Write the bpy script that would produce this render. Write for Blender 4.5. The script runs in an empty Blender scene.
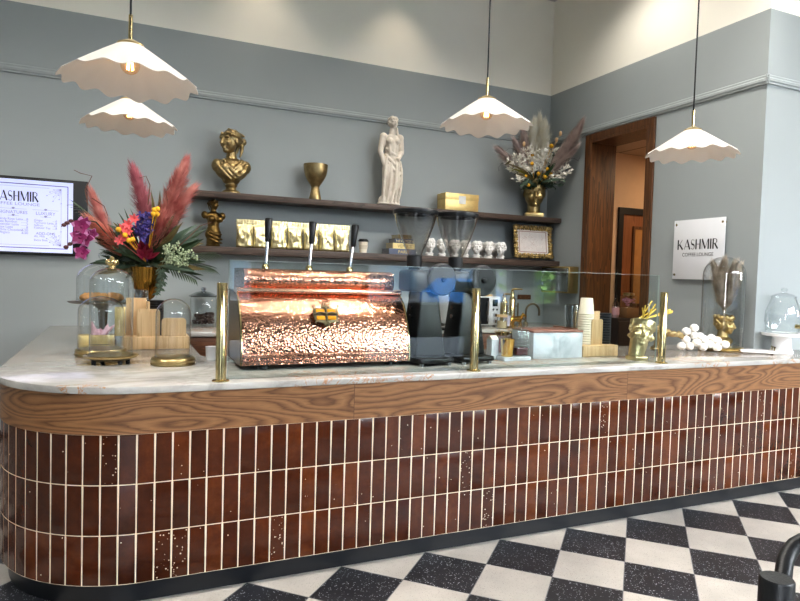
import bpy, bmesh, math, random
from math import sin, cos, pi, radians
from mathutils import Vector, Matrix, noise
random.seed(7)
scn = bpy.context.scene
COL = scn.collection

# ---------------------------------------------------------------- camera
F = 625.2
CAM = Vector((-0.511, -2.685, 1.349))
def _rodrigues(r):
    r = Vector(r); a = r.length
    return Matrix.Rotation(a, 3, r.normalized())
RW = _rodrigues((0.0452, -0.4192, 0.0203)) @ Matrix(((1, 0, 0), (0, 0, -1), (0, 1, 0)))   # world -> (right, down, forward)
cam_d = bpy.data.cameras.new('camera'); cam = bpy.data.objects.new('camera', cam_d); COL.objects.link(cam)
cam_d.sensor_fit = 'HORIZONTAL'; cam_d.sensor_width = 36; cam_d.lens = F * 36 / 800
cam_d.clip_start = 0.05; cam_d.clip_end = 200
rt = RW.transposed()
rot = Matrix((rt.col[0], -rt.col[1], -rt.col[2])).transposed()
cam.matrix_world = Matrix.Translation(CAM) @ rot.to_4x4()
scn.camera = cam

def ray(u, v): return rt @ Vector(((u - 400) / F, (v - 300.5) / F, 1))
def on(u, v, ax, val):
    """The point of the plane ax = val that the photograph shows at (u, v)."""
    r = ray(u, v); i = 'xyz'.index(ax)
    return CAM + r * ((val - CAM[i]) / r[i])

# ---------------------------------------------------------------- dimensions
CT = 0.885      # worktop height
YB = 2.80       # back wall
XR = 3.617      # right wall
YO = 0.346      # wall facing the street, right of the corner
CEIL = 4.27
US, LS = 1.984, 1.543   # shelf tops
YSH = 2.545             # shelf fronts

# ---------------------------------------------------------------- materials
def lin(c):
    out = []
    for k in c:
        k /= 255
        out.append(k / 12.92 if k <= 0.04045 else ((k + 0.055) / 1.055) ** 2.4)
    return (*out, 1)
class NT:
    def __init__(s, name):
        s.m = bpy.data.materials.new(name); s.m.use_nodes = True
        s.t = s.m.node_tree; s.b = s.t.nodes['Principled BSDF']; s.out = s.t.nodes['Material Output']
    def n(s, kind, **kw):
        x = s.t.nodes.new(kind)
        for k, v in kw.items():
            if k.startswith('_'): setattr(x, k[1:], v)
            else: x.inputs[k.replace('__', ' ')].default_value = v
        return x
    def l(s, a, b): s.t.links.new(a, b)
    def math(s, op, a, b=None):
        x = s.t.nodes.new('ShaderNodeMath'); x.operation = op
        for i, q in enumerate((a, b)):
            if q is None: continue
            if isinstance(q, (int, float)): x.inputs[i].default_value = q
            else: s.l(q, x.inputs[i])
        return x.outputs[0]
    def ramp(s, fac, stops, mode='LINEAR'):
        r = s.t.nodes.new('ShaderNodeValToRGB'); r.color_ramp.interpolation = mode
        el = r.color_ramp.elements
        while len(el) < len(stops): el.new(0.5)
        for e, (p, c) in zip(el, stops): e.position = p; e.color = c
        s.l(fac, r.inputs[0]); return r.outputs[0]
    def mix(s, fac, a, b, mode='MIX'):
        x = s.t.nodes.new('ShaderNodeMix'); x.data_type = 'RGBA'; x.blend_type = mode
        for i, q in ((0, fac), (6, a), (7, b)):
            if isinstance(q, (int, float, tuple)): x.inputs[i].default_value = q
            else: s.l(q, x.inputs[i])
        return x.outputs[2]
    def bump(s, h, strength, dist=0.01):
        x = s.n('ShaderNodeBump', Strength=strength, Distance=dist); s.l(h, x.inputs['Height'])
        s.l(x.outputs[0], s.b.inputs['Normal'])
    def set(s, **kw):
        for k, v in kw.items(): s.b.inputs[k.replace('__', ' ')].default_value = v
    def obco(s): return s.t.nodes.new('ShaderNodeTexCoord').outputs['Object']
    def pos(s): return s.t.nodes.new('ShaderNodeNewGeometry').outputs['Position']
def mat(name, c, rough=0.5, metal=0.0, var=0.08, vscale=12, bump=0.0, bscale=60, coat=0.0, emit=None, es=0, spec=None):
    """Plain painted, metal, paper or plastic surface with a slight uneven tone."""
    t = NT(name); c = lin(c)
    nz = t.n('ShaderNodeTexNoise', Scale=vscale, Detail=4.0); t.l(t.obco(), nz.inputs['Vector'])
    d = tuple(max(0, x * (1 - var)) for x in c[:3]) + (1,); u = tuple(min(1, x * (1 + var)) for x in c[:3]) + (1,)
    t.l(t.ramp(nz.outputs[0], [(0.3, d), (0.7, u)]), t.b.inputs['Base Color'])
    t.set(Roughness=rough, Metallic=metal)
    if coat: t.set(Coat__Weight=coat, Coat__Roughness=0.05)
    if spec is not None: t.set(Specular__IOR__Level=spec)
    if bump:
        b = t.n('ShaderNodeTexNoise', Scale=bscale, Detail=3.0); t.l(t.obco(), b.inputs['Vector'])
        t.bump(b.outputs[0], bump)
    if emit: t.set(Emission__Color=lin(emit), Emission__Strength=es)
    return t.m
def thin_glass(name, tint=(255, 255, 255), gain=1.0, rough=0.0):
    """Clear thin glass: see-through with a Fresnel reflection."""
    t = NT(name); t.t.nodes.remove(t.b)
    tr = t.n('ShaderNodeBsdfTransparent', Color=lin(tint)); gl = t.n('ShaderNodeBsdfGlossy', Roughness=rough)
    lw = t.n('ShaderNodeLayerWeight', Blend=0.5); mx = t.t.nodes.new('ShaderNodeMixShader')
    fr = t.math('ADD', t.math('MULTIPLY', t.math('POWER', lw.outputs['Facing'], 3.2), 0.75), 0.042)
    t.l(t.math('MINIMUM', t.math('MULTIPLY', fr, gain), 0.8), mx.inputs[0])
    t.l(tr.outputs[0], mx.inputs[1]); t.l(gl.outputs[0], mx.inputs[2]); t.l(mx.outputs[0], t.out.inputs[0])
    return t.m
def wood(name, c1, c2, scale=(1, 14, 14), freq=9, rough=0.5, bump=0.05):
    t = NT(name); mp = t.n('ShaderNodeMapping', Scale=scale); t.l(t.obco(), mp.inputs[0])
    nz = t.n('ShaderNodeTexNoise', Scale=1.3, Detail=2.0, Distortion=0.4); t.l(mp.outputs[0], nz.inputs['Vector'])
    f = t.math('FRACT', t.math('MULTIPLY', nz.outputs[0], freq))
    fine = t.n('ShaderNodeTexNoise', Scale=9.0, Detail=4.0); t.l(mp.outputs[0], fine.inputs['Vector'])
    f2 = t.math('ADD', t.math('MULTIPLY', f, 0.6), t.math('MULTIPLY', fine.outputs[0], 0.5))
    t.l(t.ramp(f2, [(0.15, lin(c1)), (0.85, lin(c2))]), t.b.inputs['Base Color']); t.set(Roughness=rough); t.bump(f2, bump)
    return t.m

def paint(name, hi, lo, split):
    t = NT(name); z = t.n('ShaderNodeSeparateXYZ'); t.l(t.pos(), z.inputs[0])
    f = t.math('GREATER_THAN', z.outputs[2], split)
    nz = t.n('ShaderNodeTexNoise', Scale=2.0, Detail=3.0); t.l(t.pos(), nz.inputs['Vector'])
    c = t.mix(f, lin(lo), lin(hi)); v = t.ramp(nz.outputs[0], [(0.3, (0.96, 0.96, 0.96, 1)), (0.7, (1, 1, 1, 1))])
    t.l(t.mix(1.0, c, v, 'MULTIPLY'), t.b.inputs['Base Color']); t.set(Roughness=0.75)
    b = t.n('ShaderNodeTexNoise', Scale=180.0, Detail=2.0); t.l(t.pos(), b.inputs['Vector']); t.bump(b.outputs[0], 0.03, 0.002)
    return t.m
WALLPAINT = paint('two tone wall paint', (250, 246, 234), (162, 168, 168), 3.292)
RAILPAINT = mat('rail paint', (162, 168, 168), 0.6, var=0.03)

def floor_mat():
    t = NT('checkered terrazzo tile'); x = t.n('ShaderNodeSeparateXYZ'); t.l(t.pos(), x.inputs[0])
    D = 0.431
    u = t.math('DIVIDE', t.math('ADD', x.outputs[0], x.outputs[1]), D); v = t.math('DIVIDE', t.math('SUBTRACT', x.outputs[0], x.outputs[1]), D)
    fu, fv = t.math('FLOOR', u), t.math('FLOOR', v)
    par = t.math('MODULO', t.math('ABSOLUTE', t.math('ADD', fu, fv)), 2.0)
    par = t.math('GREATER_THAN', par, 0.5)
    def edge(q): return t.math('ABSOLUTE', t.math('SUBTRACT', t.math('FRACT', q), 0.5))
    ed = t.math('GREATER_THAN', t.math('MAXIMUM', edge(u), edge(v)), 0.4935)
    def chips(scale, thr):
        vo = t.n('ShaderNodeTexVoronoi', Scale=scale); t.l(t.pos(), vo.inputs['Vector'])
        sz = t.n('ShaderNodeSeparateColor'); t.l(vo.outputs['Color'], sz.inputs[0])
        return t.math('MULTIPLY', t.math('LESS_THAN', vo.outputs['Distance'], t.math('MULTIPLY', sz.outputs[0], thr)), t.math('GREATER_THAN', sz.outputs[1], 0.45))
    ch = chips(130.0, 0.42); ch2 = chips(210.0, 0.4)
    nz = t.n('ShaderNodeTexNoise', Scale=5.0, Detail=5.0); t.l(t.pos(), nz.inputs['Vector'])
    blk = t.mix(ch, t.ramp(nz.outputs[0], [(0.3, lin((24, 25, 29))), (0.7, lin((35, 36, 42)))]), lin((170, 172, 178)))
    wht = t.mix(ch2, t.ramp(nz.outputs[0], [(0.3, lin((176, 170, 162))), (0.7, lin((192, 185, 176)))]), lin((150, 142, 134)))
    c = t.mix(ed, t.mix(par, wht, blk), lin((116, 116, 118)))
    t.l(c, t.b.inputs['Base Color']); t.set(Roughness=0.38)
    t.bump(t.math('SUBTRACT', 1.0, ed), 0.4, 0.002)
    return t.m
FLOOR = floor_mat()

def tile_mat():
    t = NT('glazed brown tile'); a = t.n('ShaderNodeAttribute', _attribute_name='tile'); s = t.n('ShaderNodeSeparateColor'); t.l(a.outputs['Color'], s.inputs[0])
    nz = t.n('ShaderNodeTexNoise', Scale=9.0, Detail=6.0, Roughness=0.7); t.l(t.pos(), nz.inputs['Vector'])
    f = t.math('ADD', t.math('MULTIPLY', nz.outputs[0], 0.7), t.math('MULTIPLY', s.outputs[0], 0.30))
    c = t.ramp(f, [(0.25, lin((56, 26, 12))), (0.5, lin((80, 38, 18))), (0.8, lin((112, 60, 29)))])
    vo = t.n('ShaderNodeTexVoronoi', Scale=90.0); t.l(t.pos(), vo.inputs['Vector'])
    sc = t.n('ShaderNodeSeparateColor'); t.l(vo.outputs['Color'], sc.inputs[0])
    thr = t.math('ADD', t.math('MULTIPLY', t.math('GREATER_THAN', s.outputs[1], 0.91), 0.30), 0.012)
    pit = t.math('MULTIPLY', t.math('LESS_THAN', vo.outputs['Distance'], t.math('MULTIPLY', sc.outputs[0], 0.30)), t.math('LESS_THAN', sc.outputs[1], thr))
    t.l(t.mix(pit, c, lin((216, 196, 172))), t.b.inputs['Base Color'])
    t.set(Roughness=0.17, Specular__IOR__Level=0.38)
    b = t.n('ShaderNodeTexNoise', Scale=28.0, Detail=2.0); t.l(t.pos(), b.inputs['Vector'])
    t.bump(b.outputs[0], 0.12, 0.01)
    return t.m
TILE = tile_mat(); GROUT = mat('cream grout', (226, 208, 180), 0.9)

def oak_mat():
    t = NT('oak band'); uv = t.t.nodes.new('ShaderNodeTexCoord').outputs['UV']
    sp = t.n('ShaderNodeSeparateXYZ'); t.l(uv, sp.inputs[0])
    pl = t.math('FLOOR', t.math('DIVIDE', t.math('ADD', sp.outputs[0], 5.30), 1.62))
    cx = t.n('ShaderNodeCombineXYZ'); t.l(t.math('MULTIPLY', sp.outputs[0], 0.9), cx.inputs[0]); t.l(t.math('MULTIPLY', sp.outputs[1], 6.0), cx.inputs[1]); t.l(t.math('MULTIPLY', pl, 3.7), cx.inputs[2])
    nz = t.n('ShaderNodeTexNoise', Scale=1.5, Detail=1.2, Roughness=0.35, Distortion=0.25); t.l(cx.outputs[0], nz.inputs['Vector'])
    fl = t.n('ShaderNodeCombineXYZ'); t.l(t.math('MULTIPLY', sp.outputs[0], 14.0), fl.inputs[0]); t.l(t.math('MULTIPLY', sp.outputs[1], 160.0), fl.inputs[1])
    fine = t.n('ShaderNodeTexNoise', Scale=1.0, Detail=3.0); t.l(fl.outputs[0], fine.inputs['Vector'])
    r = t.math('FRACT', t.math('ADD', t.math('MULTIPLY', nz.outputs[0], 16.0), t.math('MULTIPLY', fine.outputs[0], 0.5)))
    c = t.ramp(r, [(0.0, lin((98, 64, 38))), (0.18, lin((124, 86, 54))), (0.55, lin((152, 110, 72))), (0.85, lin((138, 98, 62))), (1.0, lin((100, 66, 40)))])
    c2 = t.mix(t.math('MULTIPLY', t.math('GREATER_THAN', fine.outputs[0], 0.6), 0.35), c, lin((116, 78, 46)))
    seam = t.math('LESS_THAN', t.math('FRACT', t.math('DIVIDE', t.math('ADD', sp.outputs[0], 5.30), 1.62)), 0.0016)
    t.l(t.mix(seam, c2, lin((84, 56, 36))), t.b.inputs['Base Color']); t.set(Roughness=0.45); t.bump(r, 0.04, 0.003)
    return t.m
OAK = oak_mat()

def marble(name, base, vein, rust=0.0):
    t = NT(name)
    w = t.n('ShaderNodeTexNoise', Scale=1.6, Detail=7.0, Roughness=0.62, Distortion=1.4); t.l(t.pos(), w.inputs['Vector'])
    v = t.math('ABSOLUTE', t.math('SUBTRACT', w.outputs[0], 0.5))
    c = t.ramp(v, [(0.0, lin(vein)), (0.035, lin(tuple((a + b) // 2 for a, b in zip(base, vein)))), (0.10, lin(base)), (1, lin(tuple(min(255, b + 6) for b in base)))])
    cl = t.n('ShaderNodeTexNoise', Scale=5.0, Detail=5.0); t.l(t.pos(), cl.inputs['Vector'])
    c = t.mix(1.0, c, t.ramp(cl.outputs[0], [(0.3, (0.82, 0.82, 0.83, 1)), (0.7, (1, 1, 1, 1))]), 'MULTIPLY')
    if rust:
        rn = t.n('ShaderNodeTexNoise', Scale=6.0, Detail=8.0, Roughness=0.7, Distortion=2.0); t.l(t.pos(), rn.inputs['Vector'])
        m2 = t.n('ShaderNodeTexNoise', Scale=1.3, Detail=1.0); t.l(t.pos(), m2.inputs['Vector'])
        fr = t.math('MULTIPLY', t.math('LESS_THAN', t.math('ABSOLUTE', t.math('SUBTRACT', rn.outputs[0], 0.5)), 0.014), t.math('GREATER_THAN', m2.outputs[0], 0.54))
        c = t.mix(t.math('MULTIPLY', fr, rust), c, lin((176, 118, 62)))
    t.l(c, t.b.inputs['Base Color']); t.set(Roughness=0.09)
    return t.m
MARBLE = marble('polished quartzite', (196, 192, 185), (174, 170, 163), 0.8)
MARBLE_W = marble('white marble', (222, 225, 228), (196, 201, 206))

def copper_mat():
    t = NT('hammered copper'); mp = t.n('ShaderNodeMapping', Scale=(1, 1, 1)); t.l(t.obco(), mp.inputs[0])
    vo = t.n('ShaderNodeTexVoronoi', Scale=95.0, _feature='SMOOTH_F1'); t.l(mp.outputs[0], vo.inputs['Vector'])
    t.b.inputs['Base Color'].default_value = lin((214, 156, 132)); t.set(Metallic=1.0, Roughness=0.17)
    t.bump(vo.outputs['Distance'], 0.32, 0.010)
    return t.m
COPPER = copper_mat()
GOLD = mat('gold leaf', (186, 164, 116), 0.34, 1.0, 0.18, 20, 0.12, 90)
ANTIQUE = mat('antique gold', (168, 148, 108), 0.36, 1.0, 0.25, 24, 0.15, 80)
BRASS = mat('polished brass', (220, 200, 150), 0.13, 1.0, 0.05)
BRUSHED = mat('satin brass', (190, 170, 124), 0.3, 1.0, 0.08)
FOIL = mat('gold foil', (236, 222, 172), 0.28, 0.8, 0.06, 20, 0.5, 26)
CARDGOLD = mat('gold card', (222, 196, 134), 0.4, 0.7, 0.08, 30, 0.08, 120)
BLACK = mat('black enamel', (16, 17, 19), 0.35)
BLACKM = mat('matt black', (22, 23, 25), 0.55)
CHROME = mat('chrome', (214, 216, 220), 0.1, 1.0, 0.03)
PLASTER = mat('white plaster', (228, 226, 222), 0.7, var=0.05, bump=0.08)
STONE = mat('cream stone', (222, 212, 198), 0.75, var=0.1, vscale=18, bump=0.2, bscale=50)
PORCELAIN = mat('white porcelain', (236, 236, 236), 0.15, var=0.02)
PAPER = mat('cream paper', (238, 228, 208), 0.7, var=0.04)
SHELFW = wood('dark stained shelf wood', (58, 46, 40), (92, 76, 66), (1, 16, 16), 7, 0.5)
WALNUT = wood('dark walnut', (62, 36, 18), (112, 72, 38), (14, 14, 1), 6, 0.4)
DRAWERW = wood('walnut drawer', (78, 46, 28), (116, 74, 46), (1, 14, 14), 8, 0.45)
BAMBOO = wood('bamboo', (206, 172, 126), (226, 196, 152), (18, 18, 1), 5, 0.45)
DOORW = wood('orange veneer', (120, 70, 36), (146, 92, 52), (14, 14, 1), 5, 0.45)
CLEAR = thin_glass('clear glass', (250, 252, 252), 1.7)
CLEAR_S = thin_glass('clear plate glass', (246, 250, 249), 1.0)
GLASSEDGE = mat('glass edge', (190, 204, 200), 0.15, var=0.02)

# ---------------------------------------------------------------- object helpers
def thing(name, label, cat, loc=(0, 0, 0), rz=0, group=None):
    o = bpy.data.objects.new(name, None); COL.objects.link(o); o.empty_display_size = 0.05
    o.location = loc; o.rotation_euler = (0, 0, rz); tag(o, label, cat, group); return o
def tag(o, label=None, cat=None, group=None, kind=None):
    if label: o['label'] = label
    if cat: o['category'] = cat
    if group: o['group'] = group
    if kind: o['kind'] = kind
    return o
def obj(name, bm, m, parent=None, smooth=True, loc=None, rz=0, label=None, ang=40):
    if isinstance(bm, bpy.types.Mesh): me = bm
    else:
        bmesh.ops.recalc_face_normals(bm, faces=bm.faces) if smooth != 'keep' else None
        me = bpy.data.meshes.new(name); bm.to_mesh(me); bm.free()
    me.materials.clear()
    for k in (m if isinstance(m, (list, tuple)) else [m]): me.materials.append(k)
    if smooth:
        me.polygons.foreach_set('use_smooth', [True] * len(me.polygons))
        if ang < 180: me.set_sharp_from_angle(angle=radians(ang))
    o = bpy.data.objects.new(name, me); COL.objects.link(o)
    if parent: o.parent = parent
    if loc is not None: o.location = loc
    o.rotation_euler = (0, 0, rz)
    if label: o['label'] = label
    return o
def struct(name, bm, m, parent=None, smooth=False):
    o = obj(name, bm, m, parent, smooth)
    if not parent: o['kind'] = 'structure'
    return o
def copy_tree(o, parent=None):
    c = o.copy(); COL.objects.link(c); c.parent = parent
    for ch in list(o.children): copy_tree(ch, c)
    return c
def NB(): return bmesh.new()
def bx(bm, c, s, bev=0.0, rot=None, seg=2):
    M_ = Matrix.Translation(Vector(c)) @ (rot.to_4x4() if rot is not None else Matrix()) @ Matrix.Diagonal((*s, 1))
    vs = bmesh.ops.create_cube(bm, size=1, matrix=M_)['verts']
    if bev:
        es = list({e for v in vs for e in v.link_edges})
        bmesh.ops.bevel(bm, geom=es, offset=bev, segments=seg, profile=0.5, affect='EDGES')
    return bm
def RX(a): return Matrix.Rotation(a, 3, 'X')
def RY(a): return Matrix.Rotation(a, 3, 'Y')
def RZ(a): return Matrix.Rotation(a, 3, 'Z')
def basis(d):
    d = Vector(d).normalized(); a = Vector((0, 0, 1)) if abs(d.z) < 0.9 else Vector((1, 0, 0))
    x = d.cross(a).normalized(); return x, d.cross(x).normalized()
def tube(bm, pts, r, seg=10, cap=True):
    pts = [Vector(p) for p in pts]; n = len(pts)
    rs = r if isinstance(r, (list, tuple)) else [r] * n
    rings = []; x = None
    for i, p in enumerate(pts):
        d = (pts[min(i + 1, n - 1)] - pts[max(i - 1, 0)])
        if d.length < 1e-9: d = Vector((0, 0, 1))
        d.normalize()
        if x is None: x, y = basis(d)
        else:
            x = (x - d * x.dot(d)); x = x.normalized() if x.length > 1e-6 else basis(d)[0]
            y = d.cross(x)
        rings.append([bm.verts.new(p + (x * cos(2 * pi * k / seg) + y * sin(2 * pi * k / seg)) * rs[i]) for k in range(seg)])
    for a, b in zip(rings, rings[1:]):
        for k in range(seg): bm.faces.new((a[k], a[(k + 1) % seg], b[(k + 1) % seg], b[k]))
    if cap:
        bm.faces.new(rings[0][::-1]); bm.faces.new(rings[-1])
    return bm
def ell(bm, c, r, rot=None, sub=3):
    r = (r, r, r) if isinstance(r, (int, float)) else r
    M_ = Matrix.Translation(Vector(c)) @ (rot.to_4x4() if rot is not None else Matrix()) @ Matrix.Diagonal((*r, 1))
    bmesh.ops.create_icosphere(bm, subdivisions=sub, radius=1, matrix=M_); return bm
def caps(bm, a, b, ra, rb, seg=12):
    a, b = Vector(a), Vector(b); d = (b - a)
    if d.length < 1e-6: return ell(bm, a, ra, sub=2)
    d.normalize(); pts = []; rs = []
    for k in range(5): t = k / 4 * pi / 2; pts.append(a - d * ra * cos(t)); rs.append(max(ra * sin(t), ra * 0.02))
    for k in range(5): t = k / 4 * pi / 2; pts.append(b + d * rb * sin(t)); rs.append(max(rb * cos(t), rb * 0.02))
    return tube(bm, pts, rs, seg)
def lathe(bm, prof, c=(0, 0, 0), seg=36, mod=None):
    """Turned shape: prof lists (radius, height) from bottom to top; r = 0 closes it."""
    c = Vector(c); rings = []
    for r, z in prof:
        if r <= 1e-6: rings.append([bm.verts.new(c + Vector((0, 0, z)))])
        else: rings.append([bm.verts.new(c + Vector((r * (mod(k / seg * 2 * pi, z) if mod else 1) * cos(2 * pi * k / seg), r * (mod(k / seg * 2 * pi, z) if mod else 1) * sin(2 * pi * k / seg), z))) for k in range(seg)])
    for a, b in zip(rings, rings[1:]):
        for k in range(seg):
            q = (k + 1) % seg
            if len(a) == 1 and len(b) == 1: continue
            if len(a) == 1: bm.faces.new((a[0], b[q], b[k]))
            elif len(b) == 1: bm.faces.new((a[k], a[q], b[0]))
            else: bm.faces.new((a[k], a[q], b[q], b[k]))
    return bm
def arcpts(r, z0, n=8, a0=0, a1=90, zr=None):
    """Quarter-round dome profile starting at radius r."""
    zr = zr or r
    return [(r * cos(radians(a0 + (a1 - a0) * k / n)), z0 + zr * sin(radians(a0 + (a1 - a0) * k / n))) for k in range(n + 1)]
def prism(bm, poly, axis, a, b):
    """Extrude a 2-D outline along an axis; the outline uses the two other axes in order."""
    def mk(p, w):
        q = [0, 0, 0]; i = 'xyz'.index(axis); o_ = [k for k in range(3) if k != i]
        q[i] = w; q[o_[0]] = p[0]; q[o_[1]] = p[1]; return bm.verts.new(q)
    A = [mk(p, a) for p in poly]; B_ = [mk(p, b) for p in poly]; n = len(poly)
    bm.faces.new(A); bm.faces.new(B_[::-1])
    for k in range(n): bm.faces.new((A[k], B_[k], B_[(k + 1) % n], A[(k + 1) % n]))
    return bm
def bevel_all(bm, w, seg=2, minang=30):
    bmesh.ops.recalc_face_normals(bm, faces=bm.faces)
    es = [e for e in bm.edges if len(e.link_faces) == 2 and e.calc_face_angle(0) > radians(minang)]
    bmesh.ops.bevel(bm, geom=es, offset=w, segments=seg, profile=0.5, affect='EDGES'); return bm
def sculpt(bm, voxel, smooth=2, fac=0.5, disp=0.0, dscale=30):
    """Fuse overlapping closed shapes into one continuous surface."""
    me = bpy.data.meshes.new('tmp'); bm.to_mesh(me); bm.free()
    o = bpy.data.objects.new('tmp', me); COL.objects.link(o)
    r = o.modifiers.new('r', 'REMESH'); r.mode = 'VOXEL'; r.voxel_size = voxel
    s = o.modifiers.new('s', 'SMOOTH'); s.iterations = smooth; s.factor = fac
    dg = bpy.context.evaluated_depsgraph_get()
    out = bpy.data.meshes.new_from_object(o.evaluated_get(dg))
    bpy.data.objects.remove(o)
    if disp:
        for v in out.vertices:
            v.co += v.normal * disp * noise.noise(v.co * dscale)
    return out
def xf(bm, M_, start=0):
    """Move the vertices made since index start."""
    bm.verts.ensure_lookup_table()
    vs = [v for i, v in enumerate(bm.verts) if i >= start]
    bmesh.ops.transform(bm, matrix=M_, verts=vs)
def text_mesh(s, size, align='CENTER', ext=0.0):
    cu = bpy.data.curves.new('t', 'FONT'); cu.body = s; cu.size = size; cu.align_x = align; cu.align_y = 'BOTTOM_BASELINE'; cu.extrude = ext
    o = bpy.data.objects.new('t', cu); COL.objects.link(o)
    me = bpy.data.meshes.new_from_object(o.evaluated_get(bpy.context.evaluated_depsgraph_get()))
    bpy.data.objects.remove(o); return me
def add_mesh(bm, me, M_):
    n = len(bm.verts); bm.from_mesh(me); xf(bm, M_, n); bpy.data.meshes.remove(me)
def text_on(bm, s, size, origin, rgt, up, align='CENTER', sx=1.0):
    """Lay text on a surface: rgt and up are the directions of the line and of the letters."""
    rgt, up = Vector(rgt), Vector(up); nrm = rgt.cross(up)
    M_ = Matrix.Translation(Vector(origin)) @ Matrix((rgt * sx, up, nrm)).transposed().to_4x4()
    add_mesh(bm, text_mesh(s, size, align), M_)
def strip(bm, pts, ws, P):
    """Flat stroke of varying width in the plane mapped by P(x, y)."""
    n = len(pts); pv = None
    for i in range(n):
        a = Vector(pts[max(i - 1, 0)]); b = Vector(pts[min(i + 1, n - 1)]); d = (b - a).normalized(); q = Vector((-d.y, d.x)) * ws[i] / 2; p = Vector(pts[i])
        cur = (bm.verts.new(P(*(p + q))), bm.verts.new(P(*(p - q))))
        if pv: bm.faces.new((pv[0], pv[1], cur[1], cur[0]))
        pv = cur
def kashmir(bm, P):
    """The word KASHMIR in thick-and-thin capitals, letters one unit high; returns its width."""
    T, S_ = 0.17, 0.05; x = 0
    def bar(x0, x1, y0=0, y1=1):
        bm.faces.new([bm.verts.new(P(*q)) for q in ((x0, y0), (x1, y0), (x1, y1), (x0, y1))])
    def ln(a, b, w): strip(bm, [a, b], [w, w], P)
    bar(x, x + T); ln((x + T, .42), (x + .66, 1), S_); ln((x + .28, .52), (x + .72, 0), T); x += .92           # K
    ln((x, 0), (x + .40, 1), S_); ln((x + .38, 1), (x + .76, 0), T); ln((x + .12, .28), (x + .62, .28), S_); x += .88  # A
    pts = []; ws = []
    for k in range(21):
        t = k / 20
        if t < .5: a = radians(30 + 240 * t * 2); pts.append((x + .26 + .20 * cos(a), .74 + .24 * sin(a)))
        else: a = radians(90 - 240 * (t - .5) * 2); pts.append((x + .26 + .22 * cos(a), .26 + .24 * sin(a)))
        ws.append(.05 + .12 * math.exp(-((t - .5) / .16) ** 2))
    strip(bm, pts, ws, P); x += .62                                                                             # S
    bar(x, x + T); bar(x + .52, x + .52 + T); bar(x + T, x + .52, .48, .53); x += .84                           # H
    bar(x, x + S_); ln((x + .03, 1), (x + .42, .05), T); ln((x + .42, .05), (x + .78, 1), S_); bar(x + .74, x + .74 + T); x += 1.04   # M
    bar(x, x + T); x += .30                                                                                     # I
    bar(x, x + T); strip(bm, [(x + T, .97), (x + .40, .96), (x + .52, .86), (x + .53, .70), (x + .42, .56), (x + T, .52)], [S_, S_, .1, .1, S_, S_], P)
    ln((x + .28, .53), (x + .66, 0), T)                                                                         # R
    return x + .72
SKY, EXPO = 17.0, 0.5
# ================================================================ the room
XL, XE, YF = -4.6, 11.8, -5.5
struct('floor', bx(NB(), (3.6, -1.3, -0.05), (16.6, 8.6, 0.1)), FLOOR)
bm = bx(NB(), ((XL + XR + 0.28) / 2, YB + 0.1, CEIL / 2), (XR + 0.28 - XL, 0.2, CEIL)); struct('wall_back', bm, WALLPAINT)
# right wall with the doorway
DY0, DY1, DZ = 1.40, 2.14, 2.70
bm = NB()
for y0, y1, z0, z1 in ((YO, DY0, 0, CEIL), (DY1, YB, 0, CEIL), (DY0, DY1, DZ, CEIL)):
    bx(bm, (XR + 0.14, (y0 + y1) / 2, (z0 + z1) / 2), (0.28, y1 - y0, z1 - z0))
struct('wall_right', bm, WALLPAINT)
struct('wall_front_right', bx(NB(), ((XR + 0.28 + XE) / 2, YO + 0.1, CEIL / 2), (XE - XR - 0.28, 0.2, CEIL)), WALLPAINT)
struct('wall_left', bx(NB(), (XL - 0.1, (YF + YB) / 2, CEIL / 2), (0.2, YB - YF, CEIL)), WALLPAINT)
struct('wall_east', bx(NB(), (XE + 0.1, (YF + YO) / 2, CEIL / 2), (0.2, YO - YF, CEIL)), WALLPAINT)
CEILM = mat('ceiling paint', (214, 212, 206), 0.8, var=0.03)
struct('ceiling', bx(NB(), (3.6, -1.3, CEIL + 0.05), (16.6, 8.6, 0.1)), CEILM)
# picture rails
def rail(name, a, b, out):
    a, b, out = Vector(a), Vector(b), Vector(out); d = (b - a); prof = [(0, 0), (.012, .004), (.012, .016), (.018, .022), (.018, .040), (.010, .048), (.010, .062), (0, .07)]
    bm = NB(); r = []
    for p in (a, b): r.append([bm.verts.new(p + out * q + Vector((0, 0, z))) for q, z in prof])
    for k in range(len(prof) - 1): bm.faces.new((r[0][k], r[0][k + 1], r[1][k + 1], r[1][k]))
    bm.faces.new(r[0]); bm.faces.new(r[1][::-1])
    struct(name, bm, RAILPAINT)
rail('trim_1', (XL, YB, 2.768), (XR, YB, 2.768), (0, -1, 0))
rail('trim_2', (XR, YB, 2.768), (XR, YO - 0.018, 2.768), (-1, 0, 0))
rail('trim_3', (XR - 0.018, YO, 2.768), (XE, YO, 2.768), (0, -1, 0))
struct('baseboard_back', bx(NB(), ((XL - 1.0) / 2, YB - 0.006, 0.05), (-1.0 - XL, 0.012, 0.1)), BLACKM)

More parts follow.
